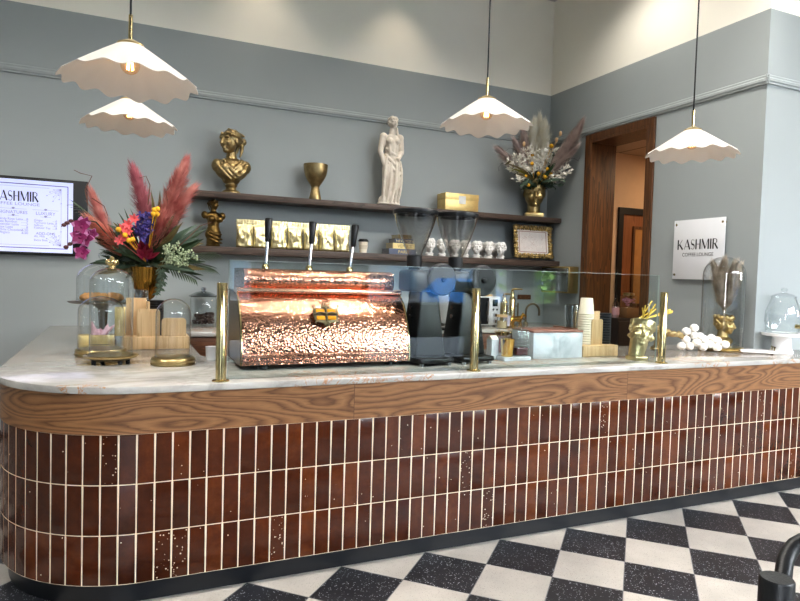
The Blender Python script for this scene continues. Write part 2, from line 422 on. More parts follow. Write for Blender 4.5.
# street front: piers, sill and head around openings, some added for light
WIN = [(-2.4, -1.0), (0.74, 1.08), (2.66, 4.5), (4.78, 5.12), (5.5, 6.08), (8.3, 11.5)]  # end openings added unseen: left for copper reflections, right to brighten the wall
HIGH = (2.2, 7.5)     # unseen glazing added above the lower windows to brighten the right
HL = 1.95
bm = NB(); x = XL
for a, b in WIN + [(XE, XE)]:
    if a > x: bx(bm, ((x + a) / 2, YF - 0.1, HL / 2), (a - x, 0.2, HL))
    x = b
for a, b in WIN: bx(bm, ((a + b) / 2, YF - 0.1, 0.05), (b - a, 0.2, 0.1))
for a, b in WIN[1:5]: bx(bm, ((a + b) / 2, YF - 0.1, .69), (b - a, .2, .48))  # unseen panels added to keep the lower glass reflections dark
bx(bm, (sum(WIN[5]) / 2, YF - .1, .9), (WIN[5][1] - WIN[5][0], .2, 1.6))  # raised sill, added to keep this opening out of the tile reflections
x = XL
for a, b in WIN[:2] + [HIGH, WIN[5], (XE, XE)]:
    if a > x: bx(bm, ((x + a) / 2, YF - 0.1, (HL + CEIL) / 2), (a - x, 0.2, CEIL - HL))
    x = b
for a, b in WIN[:2] + WIN[5:]: bx(bm, ((a + b) / 2, YF - 0.1, (3.5 + CEIL) / 2), (b - a, 0.2, CEIL - 3.5))
bx(bm, ((HIGH[0] + HIGH[1]) / 2, YF - .1, CEIL - .06), (HIGH[1] - HIGH[0], .2, .12))
struct('wall_front', bm, mat('shade-darkened front wall', (52, 54, 56), .7))  # dark colour stands in for the shade on this backlit wall
for i, (a, b) in enumerate(WIN):
    bm = NB()
    zt_ = 3.5 if i < 2 or i == 5 else HL
    for z, h in ((0.12 if i < 5 else 1.72, .04), (0.93 if i < 5 else 2.6, .07), (zt_ - .02, .04)): bx(bm, ((a + b) / 2, YF - 0.06, z), (b - a, .06, h))
    for xx in (a + .02, b - .02): zl_ = .1 if i < 5 else 1.7; bx(bm, (xx, YF - 0.06, (zl_ + zt_) / 2), (.04, .06, zt_ - zl_ - .04))
    struct('window_%d' % (i + 1), bm, mat('window frame %d' % i, (190, 192, 194), 0.5))
bm = NB()
for k in range(6): bx(bm, (HIGH[0] + .02 + k * (HIGH[1] - HIGH[0] - .04) / 5, YF - .06, (HL + CEIL - .12) / 2), (.05, .06, CEIL - .12 - HL))
struct('window_7', bm, mat('added high window frame', (190, 192, 194), .5))
# the street outside the windows
struct('pavement', bx(NB(), (2, -14.7, -0.12), (60, 18, 0.1)), mat('pavement', (84, 84, 84), 0.9))

# doorway: dark wood lining, casing and the corridor behind it
bm = NB()
for y in (DY0 - 0.0, DY1): bx(bm, (XR + 0.135, y + (0.012 if y == DY0 else -0.012), DZ / 2), (0.31, 0.024, DZ), 0.002)
bx(bm, (XR + 0.135, (DY0 + DY1) / 2, DZ - 0.012), (0.31, DY1 - DY0 - .048, 0.024), 0.002)
door = struct('door_1', bm, WALNUT)
bm = NB()
for y in (DY0 - 0.03, DY1 + 0.03): bx(bm, (XR - 0.012, y, (DZ + .06) / 2), (0.022, 0.066, DZ + .06), 0.005)
bx(bm, (XR - 0.012, (DY0 + DY1) / 2, DZ + 0.03), (0.022, DY1 - DY0 - .006, 0.062), 0.005)
struct('door_casing', bm, WALNUT, door)
HALL = mat('corridor paint', (214, 184, 152), 0.8, var=0.02)
HY = 2.4
struct('wall_corridor', bx(NB(), (5.5, HY + 0.05, 1.4), (3.2, 0.1, 2.8)), HALL)
struct('wall_corridor_end', bx(NB(), (7.15, 1.45, 1.4), (0.1, 1.8, 2.8)), HALL)
struct('wall_corridor_near', bx(NB(), (5.5, 0.60, 1.4), (3.2, 0.1, 2.8)), HALL)
struct('floor_corridor', bx(NB(), (5.5, 1.5, -0.04), (3.2, 1.8, 0.08)), mat('corridor floor', (110, 96, 84), 0.7))
def ceil_mat():
    t = NT('corridor ceiling tile'); s = t.n('ShaderNodeSeparateXYZ'); t.l(t.pos(), s.inputs[0])
    e = t.math('MAXIMUM', t.math('GREATER_THAN', t.math('ABSOLUTE', t.math('SUBTRACT', t.math('FRACT', t.math('DIVIDE', s.outputs[0], 0.6)), .5)), .48), t.math('GREATER_THAN', t.math('ABSOLUTE', t.math('SUBTRACT', t.math('FRACT', t.math('DIVIDE', s.outputs[1], 0.6)), .5)), .48))
    t.l(t.mix(e, lin((206, 182, 156)), lin((150, 124, 100))), t.b.inputs['Base Color']); t.set(Roughness=.9); return t.m
struct('ceiling_corridor', bx(NB(), (5.5, 1.5, 2.73), (3.2, 1.8, 0.08)), ceil_mat())
# inner door
a, b = on(616, 260, 'y', HY), on(660, 260, 'y', HY)
bm = NB(); dx0, dx1, dz = a.x, a.x + 1.0, 2.13
bx(bm, (dx0 + .03, HY - .01, dz / 2), (.06, .03, dz)); bx(bm, (dx1 - .03, HY - .01, dz / 2), (.06, .03, dz)); bx(bm, ((dx0 + dx1) / 2, HY - .01, dz - .035), (dx1 - dx0 - .12, .03, .07))
d2 = struct('door_2', bm, BLACK)
struct('door_leaf', bx(NB(), ((dx0 + dx1) / 2, HY - .005, dz / 2 - .035), (dx1 - dx0 - .12, .012, dz - .07)), DOORW, d2)
gx0 = on(633, 260, 'y', HY - .02).x; gx1 = on(644, 260, 'y', HY - .02).x; gz0, gz1 = on(638, 305, 'y', HY - .02).z, on(638, 228, 'y', HY - .02).z
bm = NB()
for xx in (gx0, gx1): bx(bm, (xx, HY - .017, (gz0 + gz1) / 2), (.03, .012, gz1 - gz0 + .03))
for zz in (gz0, gz1): bx(bm, ((gx0 + gx1) / 2, HY - .017, zz), (gx1 - gx0 - .03, .012, .03))
struct('vision_panel_frame', bm, WALNUT, d2)
struct('vision_panel_glass', bx(NB(), ((gx0 + gx1) / 2, HY - .014, (gz0 + gz1) / 2), (gx1 - gx0 - .03, .004, gz1 - gz0 - .03)), mat('door glass', (178, 132, 82), 0.2), d2)

# dark cabinet, boxes, jar and bottle in the corridor
P0, P1 = on(606, 318, 'y', 2.0), on(652, 318, 'y', 2.0)
cz = 0.995
t = thing('storage_cabinet', 'dark low cabinet standing in the corridor seen through the doorway', 'cabinet', (4.146, 2.14, 0))
obj('carcass', bx(NB(), (0, 0, cz / 2), (.48, .28, cz), .006), mat('dark laminate', (48, 38, 34), .4), t)
for k in (-1, 1):
    dd = obj('door', bx(NB(), (k * .118, -.147, cz / 2), (.228, .014, cz - .06), .004), mat('dark laminate door', (56, 44, 38), .4), t)
    obj('handle', tube(NB(), [(k * .03, -.165, .62), (k * .03, -.165, .74)], .006), BRUSHED, dd)
bm = bx(NB(), (0, 0, .05), (.16, .14, .1), .003)
t = thing('cardboard_box', 'small brown cardboard box on the dark corridor cabinet', 'box', (4.13, 2.10, cz))
obj('carton', bm, mat('cardboard', (142, 104, 66), .8), t); obj('tape', bx(NB(), (0, -.0005, .1005), (.03, .142, .001)), mat('parcel tape', (168, 130, 86), .3), t)
t = thing('black_pouch', 'small black pouch beside the cardboard box in the corridor', 'pouch', (4.30, 2.10, cz))
bm = NB(); ell(bm, (0, 0, .05), (.04, .05, .05)); bx(bm, (0, 0, .1), (.05, .012, .03), .004); obj('pouch_body', sculpt(bm, .006), BLACKM, t)
t = thing('sweet_jar', 'square glass jar of pink wrapped sweets on the cardboard box', 'jar', (4.13, 2.10, cz + .1015))
obj('glass', bx(NB(), (0, 0, .062), (.13, .11, .12), .012), CLEAR, t)
obj('lid', lathe(NB(), [(0, .123), (.055, .123), (.055, .145), (.02, .15), (0, .15)]), BRUSHED, t)
bm = NB()
for k in range(26): bx(bm, (random.uniform(-.045, .045), random.uniform(-.035, .035), random.uniform(.02, .095)), (.026, .02, .014), .004, RZ(random.random() * 3) @ RX(random.random()))
tag(obj('sweets', bm, mat('pink wrappers', (206, 150, 176), .4), t), kind='stuff')
t = thing('syrup_bottle', 'clear bottle with a pink label on the corridor cabinet', 'bottle', (3.95, 2.08, cz))
obj('glass', lathe(NB(), [(0, .002), (.034, .002), (.036, .01), (.036, .12), (.028, .15), (.014, .17), (.013, .2), (0, .2)]), CLEAR, t)
obj('syrup', lathe(NB(), [(0, .004), (.032, .004), (.033, .11), (0, .11)]), mat('pink syrup', (206, 168, 170), .3), t)
obj('cap', lathe(NB(), [(0, .2), (.015, .2), (.015, .222), (0, .222)]), BLACK, t)
obj('bottle_label', lathe(NB(), [(.0365, .03), (.0365, .1)]), mat('pink label', (228, 178, 186), .6), t)

# ================================================================ the counter
AX, AR, AY, S0, PER = -0.41, 0.578, -0.03, 0.0209, 0.06695
SL = (S0 - AX) + AR * pi / 2       # arclength where the left side starts
def path(s, off=0.0):
    """Point of the counter face, s measured leftwards from S0; off = outward offset."""
    x = S0 - s
    if x >= AX: return Vector((x, AY - off, 0)), Vector((0, -1, 0))
    th = (AX - x) / AR
    if th > pi / 2: return Vector((AX - AR - off, AY + AR + (th - pi / 2) * AR, 0)), Vector((-1, 0, 0))
    return Vector((AX - (AR + off) * sin(th), AY + AR - (AR + off) * cos(th), 0)), Vector((-sin(th), -cos(th), 0))
SMIN, SMAX = S0 - 4.55, SL + (YB - .004 - (AY + AR))
def samples(step=0.04):
    s = SMIN; o = []
    arc0, arc1 = S0 - AX, SL
    o = [SMIN, arc0] + [arc0 + (arc1 - arc0) * k / 28 for k in range(1, 29)] + [SMAX]
    return o
def wall_strip(z0, z1, off, uv=False, thick=0.02):
    bm = NB(); ss = samples(); rows = []
    for s in ss:
        p, n = path(s, off); q, _ = path(s, off - thick)
        rows.append((bm.verts.new((p.x, p.y, z0)), bm.verts.new((p.x, p.y, z1)), bm.verts.new((q.x, q.y, z1)), bm.verts.new((q.x, q.y, z0))))
    lay = bm.loops.layers.uv.new('UVMap') if uv else None
    for i in range(len(ss) - 1):
        for k in range(4):
            f = bm.faces.new((rows[i][k], rows[i][(k + 1) % 4], rows[i + 1][(k + 1) % 4], rows[i + 1][k]))
            if uv:
                for lp in f.loops: lp[lay].uv = (ss[i] if lp.vert in rows[i] else ss[i + 1], lp.vert.co.z)
    bm.faces.new(rows[0]); bm.faces.new(rows[-1][::-1])
    return bm
counter = thing('service_counter', 'long curved service counter faced in glossy brown tile below an oak band', 'counter')
Z0, Z1, Z2 = .0893, .6925, .855
obj('kick_plate', wall_strip(0.001, Z0 + .002, -.03), mat('navy black kick plate', (14, 17, 22), .35), counter, ang=30)
obj('oak_band', wall_strip(Z1, Z2, .004, True), OAK, counter, ang=30)
obj('grout', wall_strip(Z0, Z1, .0), GROUT, counter, ang=30)
bm = NB(); cl = bm.loops.layers.color.new('tile')
k0, k1 = int((SMIN - 0) / PER), int(SMAX / PER)
rh = (Z1 - Z0) / 3
for row in range(3):
    za, zb = Z0 + row * rh + .0021, Z0 + (row + 1) * rh - .0021
    for k in range(k0, k1):
        sa, sb = k * PER + .0026, (k + 1) * PER - .0026
        col = (random.random(), random.random(), random.random(), 1)
        sub = 3 if S0 - sa < AX + .1 and sa < SL + .1 else 1
        ring = lambda ins, d: [(path(sa + ins + (sb - sa - 2 * ins) * j / sub, d)[0]) for j in range(sub + 1)]
        tw = random.uniform(-.0012, .0012)
        A, B_, Cc = ring(0, -.002), ring(0, .0003), ring(.0025, .0014 + tw * .3)
        va = [[bm.verts.new((p.x, p.y, z)) for p in r] for r, z in ((A, za), (B_, za), (Cc, za + .0025), (Cc, zb - .0025), (B_, zb), (A, zb))]
        fs = []
        for r1, r2 in zip(va, va[1:]):
            for j in range(sub): fs.append(bm.faces.new((r1[j], r1[j + 1], r2[j + 1], r2[j])))
        for e in (0, sub):
            fs.append(bm.faces.new([r[e] for r in va]))
        for f in fs:
            for lp in f.loops: lp[cl] = col
tag(obj('tile_cladding', bm, TILE, counter, ang=25))
# solid carcass behind the face
poly = [path(s, -.034)[0] for s in samples()][::-1]
poly = [(p.x, p.y) for p in poly] + [(4.55, .30), (XR - .01, .30), (XR - .01, .72), (-.15, .72), (-.19, .76), (-.19, YB - .004)]
obj('carcass', prism(NB(), poly, 'z', .002, Z2 - .001), mat('counter carcass', (70, 52, 40), .6), counter, False)
poly = [path(s, .022)[0] for s in samples()][::-1]
poly = [(p.x, p.y) for p in poly] + [(4.55, YO - .004), (XR - .004, YO - .004), (XR - .004, .80), (-.08, .80), (-.112, .835), (-.112, YB - .004)]
bm = bevel_all(prism(NB(), poly, 'z', Z2 + .0005, CT), .004, 2, 50)
o = obj('countertop', bm, MARBLE, None, ang=35); tag(o, 'pale veined polished stone worktop on the curved tiled counter', 'countertop')

# back counter
BZ, BY = .893, 2.08
t = thing('back_cabinet', 'walnut drawer cabinet under the back wall worktop', 'cabinet')
obj('carcass', bx(NB(), (1.75, (BY + .03 + YB) / 2, .43), (3.66, YB - BY - .06, .857)), mat('dark carcass', (46, 32, 24), .6), t, False)
for k in range(6):
    for z0, z1 in ((.08, .34), (.35, .60), (.61, .852)):
        d = obj('drawer', bx(NB(), (-.08 + .305 + k * .61, BY + .02, (z0 + z1) / 2), (.602, .02, z1 - z0), .003), DRAWERW, t)
        obj('handle', tube(NB(), [(-.08 + .305 + k * .61 - .07, BY - .002, z1 - .05), (-.08 + .305 + k * .61 + .07, BY - .002, z1 - .05)], .005), BRUSHED, d)
o = obj('back_worktop', bx(NB(), (1.75, (BY + YB - .004) / 2, (.859 + BZ) / 2), (3.72, YB - .004 - BY, BZ - .859), .003), MARBLE, None); tag(o, 'straight stone worktop along the back wall under the shelves', 'countertop')

# ================================================================ shelves
for z, th, nm, lb in ((US, .048, 'wall_shelf', 'upper dark wood wall shelf carrying the statues and the flower head'), (LS, .058, 'wall_shelf', 'lower dark wood wall shelf carrying the gold bags and books')):
    o = obj(nm, bx(NB(), ((0.0 + XR - .004) / 2, (YSH + YB - .003) / 2, z - th / 2), (XR - .004, YB - .003 - YSH, th), .003), SHELFW); tag(o, lb, 'shelf')

# ================================================================ menu screen
TVY = 2.74
a, b, c = on(88, 182, 'y', TVY), on(88, 257, 'y', TVY), on(73, 200, 'y', TVY)
cx = on(14, 215, 'y', TVY).x; w2 = a.x - cx; zt, zb = (a.z + .004), b.z
t = thing('tv_screen', 'wall mounted screen showing the white coffee menu in a black bezel', 'screen', (cx, YB - .0004, zb))
H = zt - zb; yo = TVY - (YB - .0004)
obj('bezel', bx(NB(), (0, yo / 2 + .005, H / 2), (w2 * 2, -yo - .010, H), .004), BLACK, t)
sw = c.x - cx; m_ = .022
def scr():
    t_ = NT('lit screen'); s = t_.n('ShaderNodeSeparateXYZ'); t_.l(t_.obco(), s.inputs[0])
    g = t_.ramp(t_.math('ADD', s.outputs[2], 0.0), [(0.0, lin((200, 204, 236))), (1, lin((176, 184, 232)))])
    t_.l(g, t_.b.inputs['Base Color']); t_.l(g, t_.b.inputs['Emission Color']); t_.set(Roughness=.25, Emission__Strength=.42); return t_.m
obj('display', bx(NB(), (0, yo + .0088, H / 2), (sw * 2, .002, H - 2 * m_)), scr(), t)
INK = mat('menu ink', (44, 40, 60), .6); INK2 = mat('fine menu ink', (150, 148, 186), .6); PURP = mat('menu border', (84, 66, 140), .6)
T0 = Vector((cx, YB - .0004, zb)); ys = yo + .0068
def L(u, v): p = on(u, v, 'y', TVY); return (p.x - T0.x, p.z - T0.z)
R_, U_ = (1, 0, 0), (0, 0, 1)
bm = NB(); k0x, kz = L(-8, 201); h = L(20, 190.5)[1] - L(20, 200.5)[1]
wk = kashmir(NB(), lambda x, y: (x, 0, y)); x1 = L(38.5, 200)[0]; sc_ = (x1 - (-x1 + 2 * 0 + 0)) / wk if False else (x1 - L(-8.5, 197)[0]) / wk
zk = L(20, 201)[1]
kashmir(bm, lambda x, y: (L(-8.5, 197)[0] + x * sc_, ys, zk + y * h)); obj('lettering', bm, INK, t, False)
mx = (L(-8.5, 197)[0] + x1) / 2
bm = NB(); text_on(bm, 'COFFEE LOUNGE', .030, (mx, ys, L(10, 204.5)[1]), R_, U_, sx=1.35); obj('subtitle', bm, INK2, t, False)
def tline(nm, *a, **k):
    bm = NB(); text_on(bm, *a, **k); return obj(nm, bm, INK2, t, False)
tline('heading', 'SIGNATURES', .032, (L(13, 212)[0], ys, L(13, 213.2)[1]), R_, U_)
tline('heading', 'LUXURY', .034, (L(45.5, 213)[0], ys, L(45.5, 215.2)[1]), R_, U_)
tline('heading', 'ADD-ONS', .028, (L(45.5, 234)[0], ys, L(45.5, 235)[1]), R_, U_)
z0, z1 = L(10, 219.5)[1], L(10, 233.2)[1]; xa, xb = L(-3, 220)[0], L(28, 220)[0]
for i, (n_, p_) in enumerate((('Candy Rose Latte', '8'), ('Cafe Bombon', '7'), ('Lavender Latte', '7'), ('Rose Latte', '8'), ('White Chocolate', '6.50'), ('Affogato', '6.50'))):
    z = z0 + (z1 - z0) * i / 5
    tline('menu_line', n_, .024, (xa, ys, z), R_, U_, 'LEFT', .95); tline('price', p_, .024, (xb, ys, z), R_, U_, 'RIGHT')
    obj('leader_line', bx(NB(), ((xa + .19 + xb - .045) / 2, ys, z + .002), (xb - .045 - xa - .19, .0004, .0012)), INK2, t, False)
z0, z1 = L(45, 221.5)[1], L(45, 229)[1]; xa, xb = L(34, 220)[0], L(57, 220)[0]
for i, (n_, p_) in enumerate((('Ginger', '6'), ('Turmeric Latte', '8'), ('Saffron', '10'), ('Kashmir Tea', '8'))):
    z = z0 + (z1 - z0) * i / 3
    tline('menu_line', n_, .022, (xa, ys, z), R_, U_, 'LEFT', .95); tline('price', p_, .022, (xb, ys, z), R_, U_, 'RIGHT')
    obj('leader_line', bx(NB(), ((xa + .15 + xb - .03) / 2, ys, z + .002), (xb - .03 - xa - .15, .0004, .0012)), INK2, t, False)
for i, (n_, p_) in enumerate((('Alt. Milk', '+.75'), ('Extra Shot', '1'))):
    z = L(45, 237.5)[1] - i * .028
    tline('menu_line', n_, .022, (xa, ys, z), R_, U_, 'LEFT', .95); tline('price', p_, .022, (xb, ys, z), R_, U_, 'RIGHT')
    obj('leader_line', bx(NB(), ((xa + .11 + xb - .05) / 2, ys, z + .002), (xb - .05 - xa - .11, .0004, .0012)), INK2, t, False)
bm = NB(); bw = sw - .035; zlo, zhi = m_ + .032, H - m_ - .032
for z in (zlo, zhi): bx(bm, (0, ys, z), (bw * 2, .0006, .005))
for s in (-1, 1): bx(bm, (s * bw, ys, (zlo + zhi) / 2), (.005, .0006, zhi - zlo))
obj('border', bm, PURP, t, False)
bm = NB(); bw -= .045; zlo += .02; zhi -= .02
for s in (-1, 1): bx(bm, (s * bw, ys, (zlo + zhi) / 2), (.0018, .0005, zhi - zlo - .12))
for z in (zlo, zhi): bx(bm, (0, ys, z), (bw * 2 - .16, .0005, .0018))
for sx_ in (-1, 1):
    for zc, sz in ((zlo, 1), (zhi, -1)):
        for k in range(9):
            aa = radians(10 + 10 * k); ln_ = .05 + .03 * (k % 3)
            strip(bm, [(sx_ * bw, zc), (sx_ * (bw - ln_ * cos(aa)), zc + sz * ln_ * sin(aa))], [.002, .0008], lambda x, y: (x, ys - .0002, y))
            ell(bm, (sx_ * (bw - ln_ * cos(aa)), ys, zc + sz * ln_ * sin(aa)), (.005, .0006, .004), sub=1)
for hx, vtop, vbot in ((13, 208.3, 215.3), (45.5, 210.3, 217.2)):
    for vv in (vtop, vbot):
        X, Z = L(hx, vv); bx(bm, (X, ys, Z), (.17 if vv == vtop else .07, .0005, .0016)); ell(bm, (X, ys, Z + .004), (.012, .0006, .008), sub=1)
obj('ornaments', bm, INK2, t, False)

# ================================================================ lounge sign on the right wall
a, b = on(675, 221, 'x', XR - .03), on(723, 280, 'x', XR - .03)
sw_, sh_ = a.y - b.y, a.z - b.z
t = thing('lounge_sign', 'square white acrylic lounge sign with black lettering on the right wall', 'sign', (XR - .03, (a.y + b.y) / 2, b.z), -pi / 2)   # local +x runs to the viewer's right
obj('panel', bx(NB(), (0, 0, sh_ / 2), (sw_, .008, sh_), .0015), mat('white acrylic', (226, 227, 230), .12, var=.01), t)
bm = NB(); h = .078
P = lambda x, y: (-sw_ * .41 + x * (sw_ * .80) / wk, -.0052, sh_ * .50 + y * h)
kashmir(bm, P); obj('lettering', bm, BLACKM, t, False)
bm = NB(); text_on(bm, 'COFFEE LOUNGE', .040, (0, -.0052, sh_ * .385), R_, U_, sx=.93); obj('subtitle', bm, BLACKM, t, False)
for sx_ in (-1, 1):
    for z in (.035, sh_ - .035):
        obj('standoff', lathe(NB(), [(0, -.016), (.009, -.016), (.009, .026), (0, .026)]), BRASS, t).matrix_local = Matrix.Translation((sx_ * (sw_ / 2 - .022), .0108 - .0005, z)) @ Matrix.Rotation(-pi / 2, 4, 'X')

# ================================================================ pendant lamps
SHADE = NT('white paper shade'); SHADE.set(Base__Color=lin((206, 202, 197)), Roughness=.85); 
_n = SHADE.n('ShaderNodeTexNoise', Scale=70.0, Detail=4.0); SHADE.l(SHADE.obco(), _n.inputs['Vector']); SHADE.bump(_n.outputs[0], .18, .004)
_tl = SHADE.n('ShaderNodeBsdfTranslucent', Color=lin((246, 240, 234))); _mx = SHADE.n('ShaderNodeMixShader'); _mx.inputs[0].default_value = .30
SHADE.l(SHADE.b.outputs[0], _mx.inputs[1]); SHADE.l(_tl.outputs[0], _mx.inputs[2]); SHADE.l(_mx.outputs[0], SHADE.out.inputs[0]); SHADE = SHADE.m
BULBG = thin_glass('bulb glass', (255, 240, 220), 1.0)
FIL = mat('glowing filament', (255, 214, 150), .5, emit=(255, 196, 120), es=25)
PR = .209
def make_pendant(top):
    t = thing('pendant_lamp', 'x', 'pendant lamp')
    bm = NB(); N = 14; SEG = 168; NR = 14; rows = []
    for i in range(NR + 1):
        q = i / NR; row = []
        for k in range(SEG):
            th = 2 * pi * k / SEG; w = q ** 3
            r = .038 + (PR - .038) * q * (1 + .035 * w * cos(N * th)); z = .120 - .118 * q ** 1.04 - .007 * w * cos(N * th) + .004 * w * sin(3 * th + 1)
            row.append(bm.verts.new((r * cos(th), r * sin(th), z)))
        rows.append(row)
    for r1, r2 in zip(rows, rows[1:]):
        for k in range(SEG): bm.faces.new((r1[k], r1[(k + 1) % SEG], r2[(k + 1) % SEG], r2[k]))
    bmesh.ops.recalc_face_normals(bm, faces=bm.faces)
    bmesh.ops.solidify(bm, geom=bm.faces[:], thickness=.0022)
    obj('shade', bm, SHADE, t, ang=60)
    obj('cap', lathe(NB(), [(.006, .140), (.012, .138), (.041, .124), (.042, .118), (.0, .118)][::-1]), BRUSHED, t)
    obj('rod', tube(NB(), [(0, 0, .134), (0, 0, .218)], .0065, 14), BRASS, t)
    obj('cord', tube(NB(), [(0, 0, .215), (.002, 0, top * .5), (0, 0, top)], .0035, 8), BLACKM, t)
    obj('canopy', lathe(NB(), [(0, top - .03), (.05, top - .025), (.055, top - .001), (0, top - .001)]), BRUSHED, t)
    obj('socket', lathe(NB(), [(0, .092), (.016, .092), (.018, .118), (0, .118)]), BRUSHED, t)
    b = obj('bulb', lathe(NB(), [(0, .027)] + [(.03 * sin(radians(a)), .057 - .03 * cos(radians(a))) for a in range(15, 150, 15)] + [(.012, .092), (0, .093)]), BULBG, t)
    bm = NB()
    for k in range(6): tube(bm, [(.010 * cos(k * pi / 3), .010 * sin(k * pi / 3), .042), (.006 * cos(k * pi / 3 + .3), .006 * sin(k * pi / 3 + .3), .077)], .0011, 6)
    obj('filament', bm, FIL, b)
    return t
PL = [((130, 83, 138), 'white scalloped pendant lamp nearest the camera, above another at the left'), ((129.5, 126, 95.5), 'white scalloped pendant lamp hanging just below the nearest one at the left'),
      ((486, 126, 97.5), 'white scalloped pendant lamp in front of the dried flower head'), ((691.5, 155, 91), 'white scalloped pendant lamp in front of the doorway and the sign')]
for (u, v, w), lb in PL:
    r = ray(u, v); p = CAM + r * (F * 0.45 / w)
    t = make_pendant(CEIL - p.z - .001); t.location = p; t.rotation_euler.z = u * .37; t['label'] = lb; t['group'] = 'scalloped pendant lamps'
    ld = bpy.data.lights.new('bulb_light', 'POINT'); ld.energy = .07; ld.color = (1, .74, .48); ld.shadow_soft_size = .02
    lo = bpy.data.objects.new('bulb_light', ld); COL.objects.link(lo); lo.parent = t; lo.location = (0, 0, .062)
# ================================================================ sculpted figures
def head(bm, h=1.0, at=(0, 0, 0), rz=0, rx=0, ry=0, hair='curls', flat=False, seed=1, neck=True):
    """Closed shapes of a classical head facing -y; chin at z = 0, crown at z = h."""
    rnd = random.Random(seed); n0 = len(bm.verts)
    ell(bm, (0, .06, .64), (.35, .43, .36)); ell(bm, (0, -.10, .40), (.285, .31, .37)); ell(bm, (0, -.26, .12), (.13, .12, .11))
    caps(bm, (0, -.40, .60), (0, -.50, .37), .045, .070); ell(bm, (0, -.46, .345), (.085, .06, .045))
    for s in (-1, 1):
        ell(bm, (s * .15, -.345, .615), (.14, .075, .035), RY(s * .12)); ell(bm, (s * .15, -.315, .525), (.075, .055, .04))
        ell(bm, (s * .17, -.24, .37), (.12, .12, .13)); ell(bm, (s * .325, .02, .50), (.05, .09, .13))
    ell(bm, (0, -.375, .245), (.11, .06, .027)); ell(bm, (0, -.365, .195), (.09, .06, .03))
    if neck: caps(bm, (0, .06, .30), (0, .10, -.42), .20, .23)
    if hair == 'curls':
        for k in range(120):
            a = rnd.uniform(0, 2 * pi); z = rnd.uniform(.52, .95) if sin(a) < -.3 else rnd.uniform(.28, .95)
            if sin(a) < -.3 and z < .74: z = .74 + rnd.random() * .2
            q = math.sqrt(max(.05, 1 - ((z - .62) / .42) ** 2))
            ell(bm, (.37 * q * cos(a), .06 + .44 * q * sin(a), z), rnd.uniform(.055, .095), sub=2)
    elif hair == 'bun':
        for k in range(9):
            a = -1.15 + k * .29
            pts = [(.35 * sin(a) * cos(b), -.33 * cos(b) + .05 if b < 1.57 else .06 + .44 * -cos(b), .66 + .30 * sin(b) * cos(a * .7)) for b in [x_ * .3 for x_ in range(0, 10)]]
            tube(bm, pts, .042, 8)
        for s in (-1, 1): tube(bm, [(s * .12, -.36, .80), (s * .30, -.22, .74), (s * .37, .05, .66), (s * .25, .38, .56), (0, .50, .55)], .055, 8)
        ell(bm, (0, .58, .58), (.19, .17, .17)); tube(bm, [(-.33, -.02, .86), (0, -.14, .99), (.33, -.02, .86)], .035, 8)
        for s in (-1, 1): tube(bm, [(s * .10, .5, .45), (s * .16, .42, .15), (s * .2, .3, -.1)], [.09, .07, .03], 8)
    M_ = Matrix.Translation(Vector(at)) @ (RZ(rz) @ RY(ry) @ RX(rx)).to_4x4() @ Matrix.Scale(h, 4)
    xf(bm, M_, n0)
def folds(bm, pairs, r, n=6):
    for a, b, sag in pairs:
        a, b, sag = Vector(a), Vector(b), Vector(sag)
        tube(bm, [a.lerp(b, k / n) + sag * (4 * (k / n) * (1 - k / n)) for k in range(n + 1)], [r * (.5 + .5 * sin(pi * (k + .5) / (n + 1))) for k in range(n + 1)], 8)
def place(u, v, y): p = on(u, v, 'y', y); return p

SY = 2.655
# gold bust
t = thing('classical_bust', 'gold bust of a woman looking left on a round socle, upper shelf', 'bust', (place(231, 189, SY).x, SY, US), 0)
obj('socle', lathe(NB(), [(0, 0), (.078, 0), (.078, .012), (.066, .024), (.046, .034), (.040, .048), (.046, .06), (.052, .066), (.044, .078), (.040, .098), (0, .098)]), ANTIQUE, t)
bm = NB(); ell(bm, (0, 0, .20), (.135, .085, .10)); ell(bm, (0, -.03, .18), (.10, .07, .08))
for s in (-1, 1): ell(bm, (s * .115, .0, .225), (.045, .062, .055)); ell(bm, (s * .05, -.06, .20), (.05, .045, .05))
bx(bm, (-.132, 0, .235), (.03, .06, .05), .008); caps(bm, (0, 0, .25), (0, .005, .32), .05, .042); ell(bm, (0, 0, .12), (.075, .055, .05))
folds(bm, [((-.10, -.05, .265), (.03, -.075, .12), (-.01, -.03, -.02)), ((-.075, -.06, .27), (.05, -.08, .14), (0, -.03, -.02)), ((.11, -.04, .27), (-.02, -.08, .13), (0, -.035, -.01)), ((.085, -.055, .275), (-.045, -.08, .15), (0, -.03, -.01)),
           ((.13, -.03, .25), (.02, -.08, .115), (.02, -.035, 0)), ((-.12, -.03, .24), (-.01, -.08, .11), (-.02, -.03, 0)), ((.06, -.05, .28), (.14, .0, .2), (.02, -.02, 0)), ((-.06, .05, .27), (-.14, .0, .19), (-.02, 0, 0))], .013)
head(bm, .205, (-.008, -.012, .325), rz=-1.0, hair='bun', neck=False)
obj('figure', sculpt(bm, .0045, 2), ANTIQUE, t, ang=180)
# goblet
t = thing('goblet', 'plain antique gold goblet standing alone on the upper shelf', 'goblet', (place(315, 198, SY).x, SY, US))
obj('cup', lathe(NB(), [(0, 0), (.054, 0), (.056, .004), (.046, .05), (.036, .10), (.033, .115), (.042, .135), (.068, .17), (.092, .215), (.103, .26), (.106, .312), (.101, .312), (.097, .262), (.085, .215), (.06, .172), (0, .15)], seg=48), ANTIQUE, t)
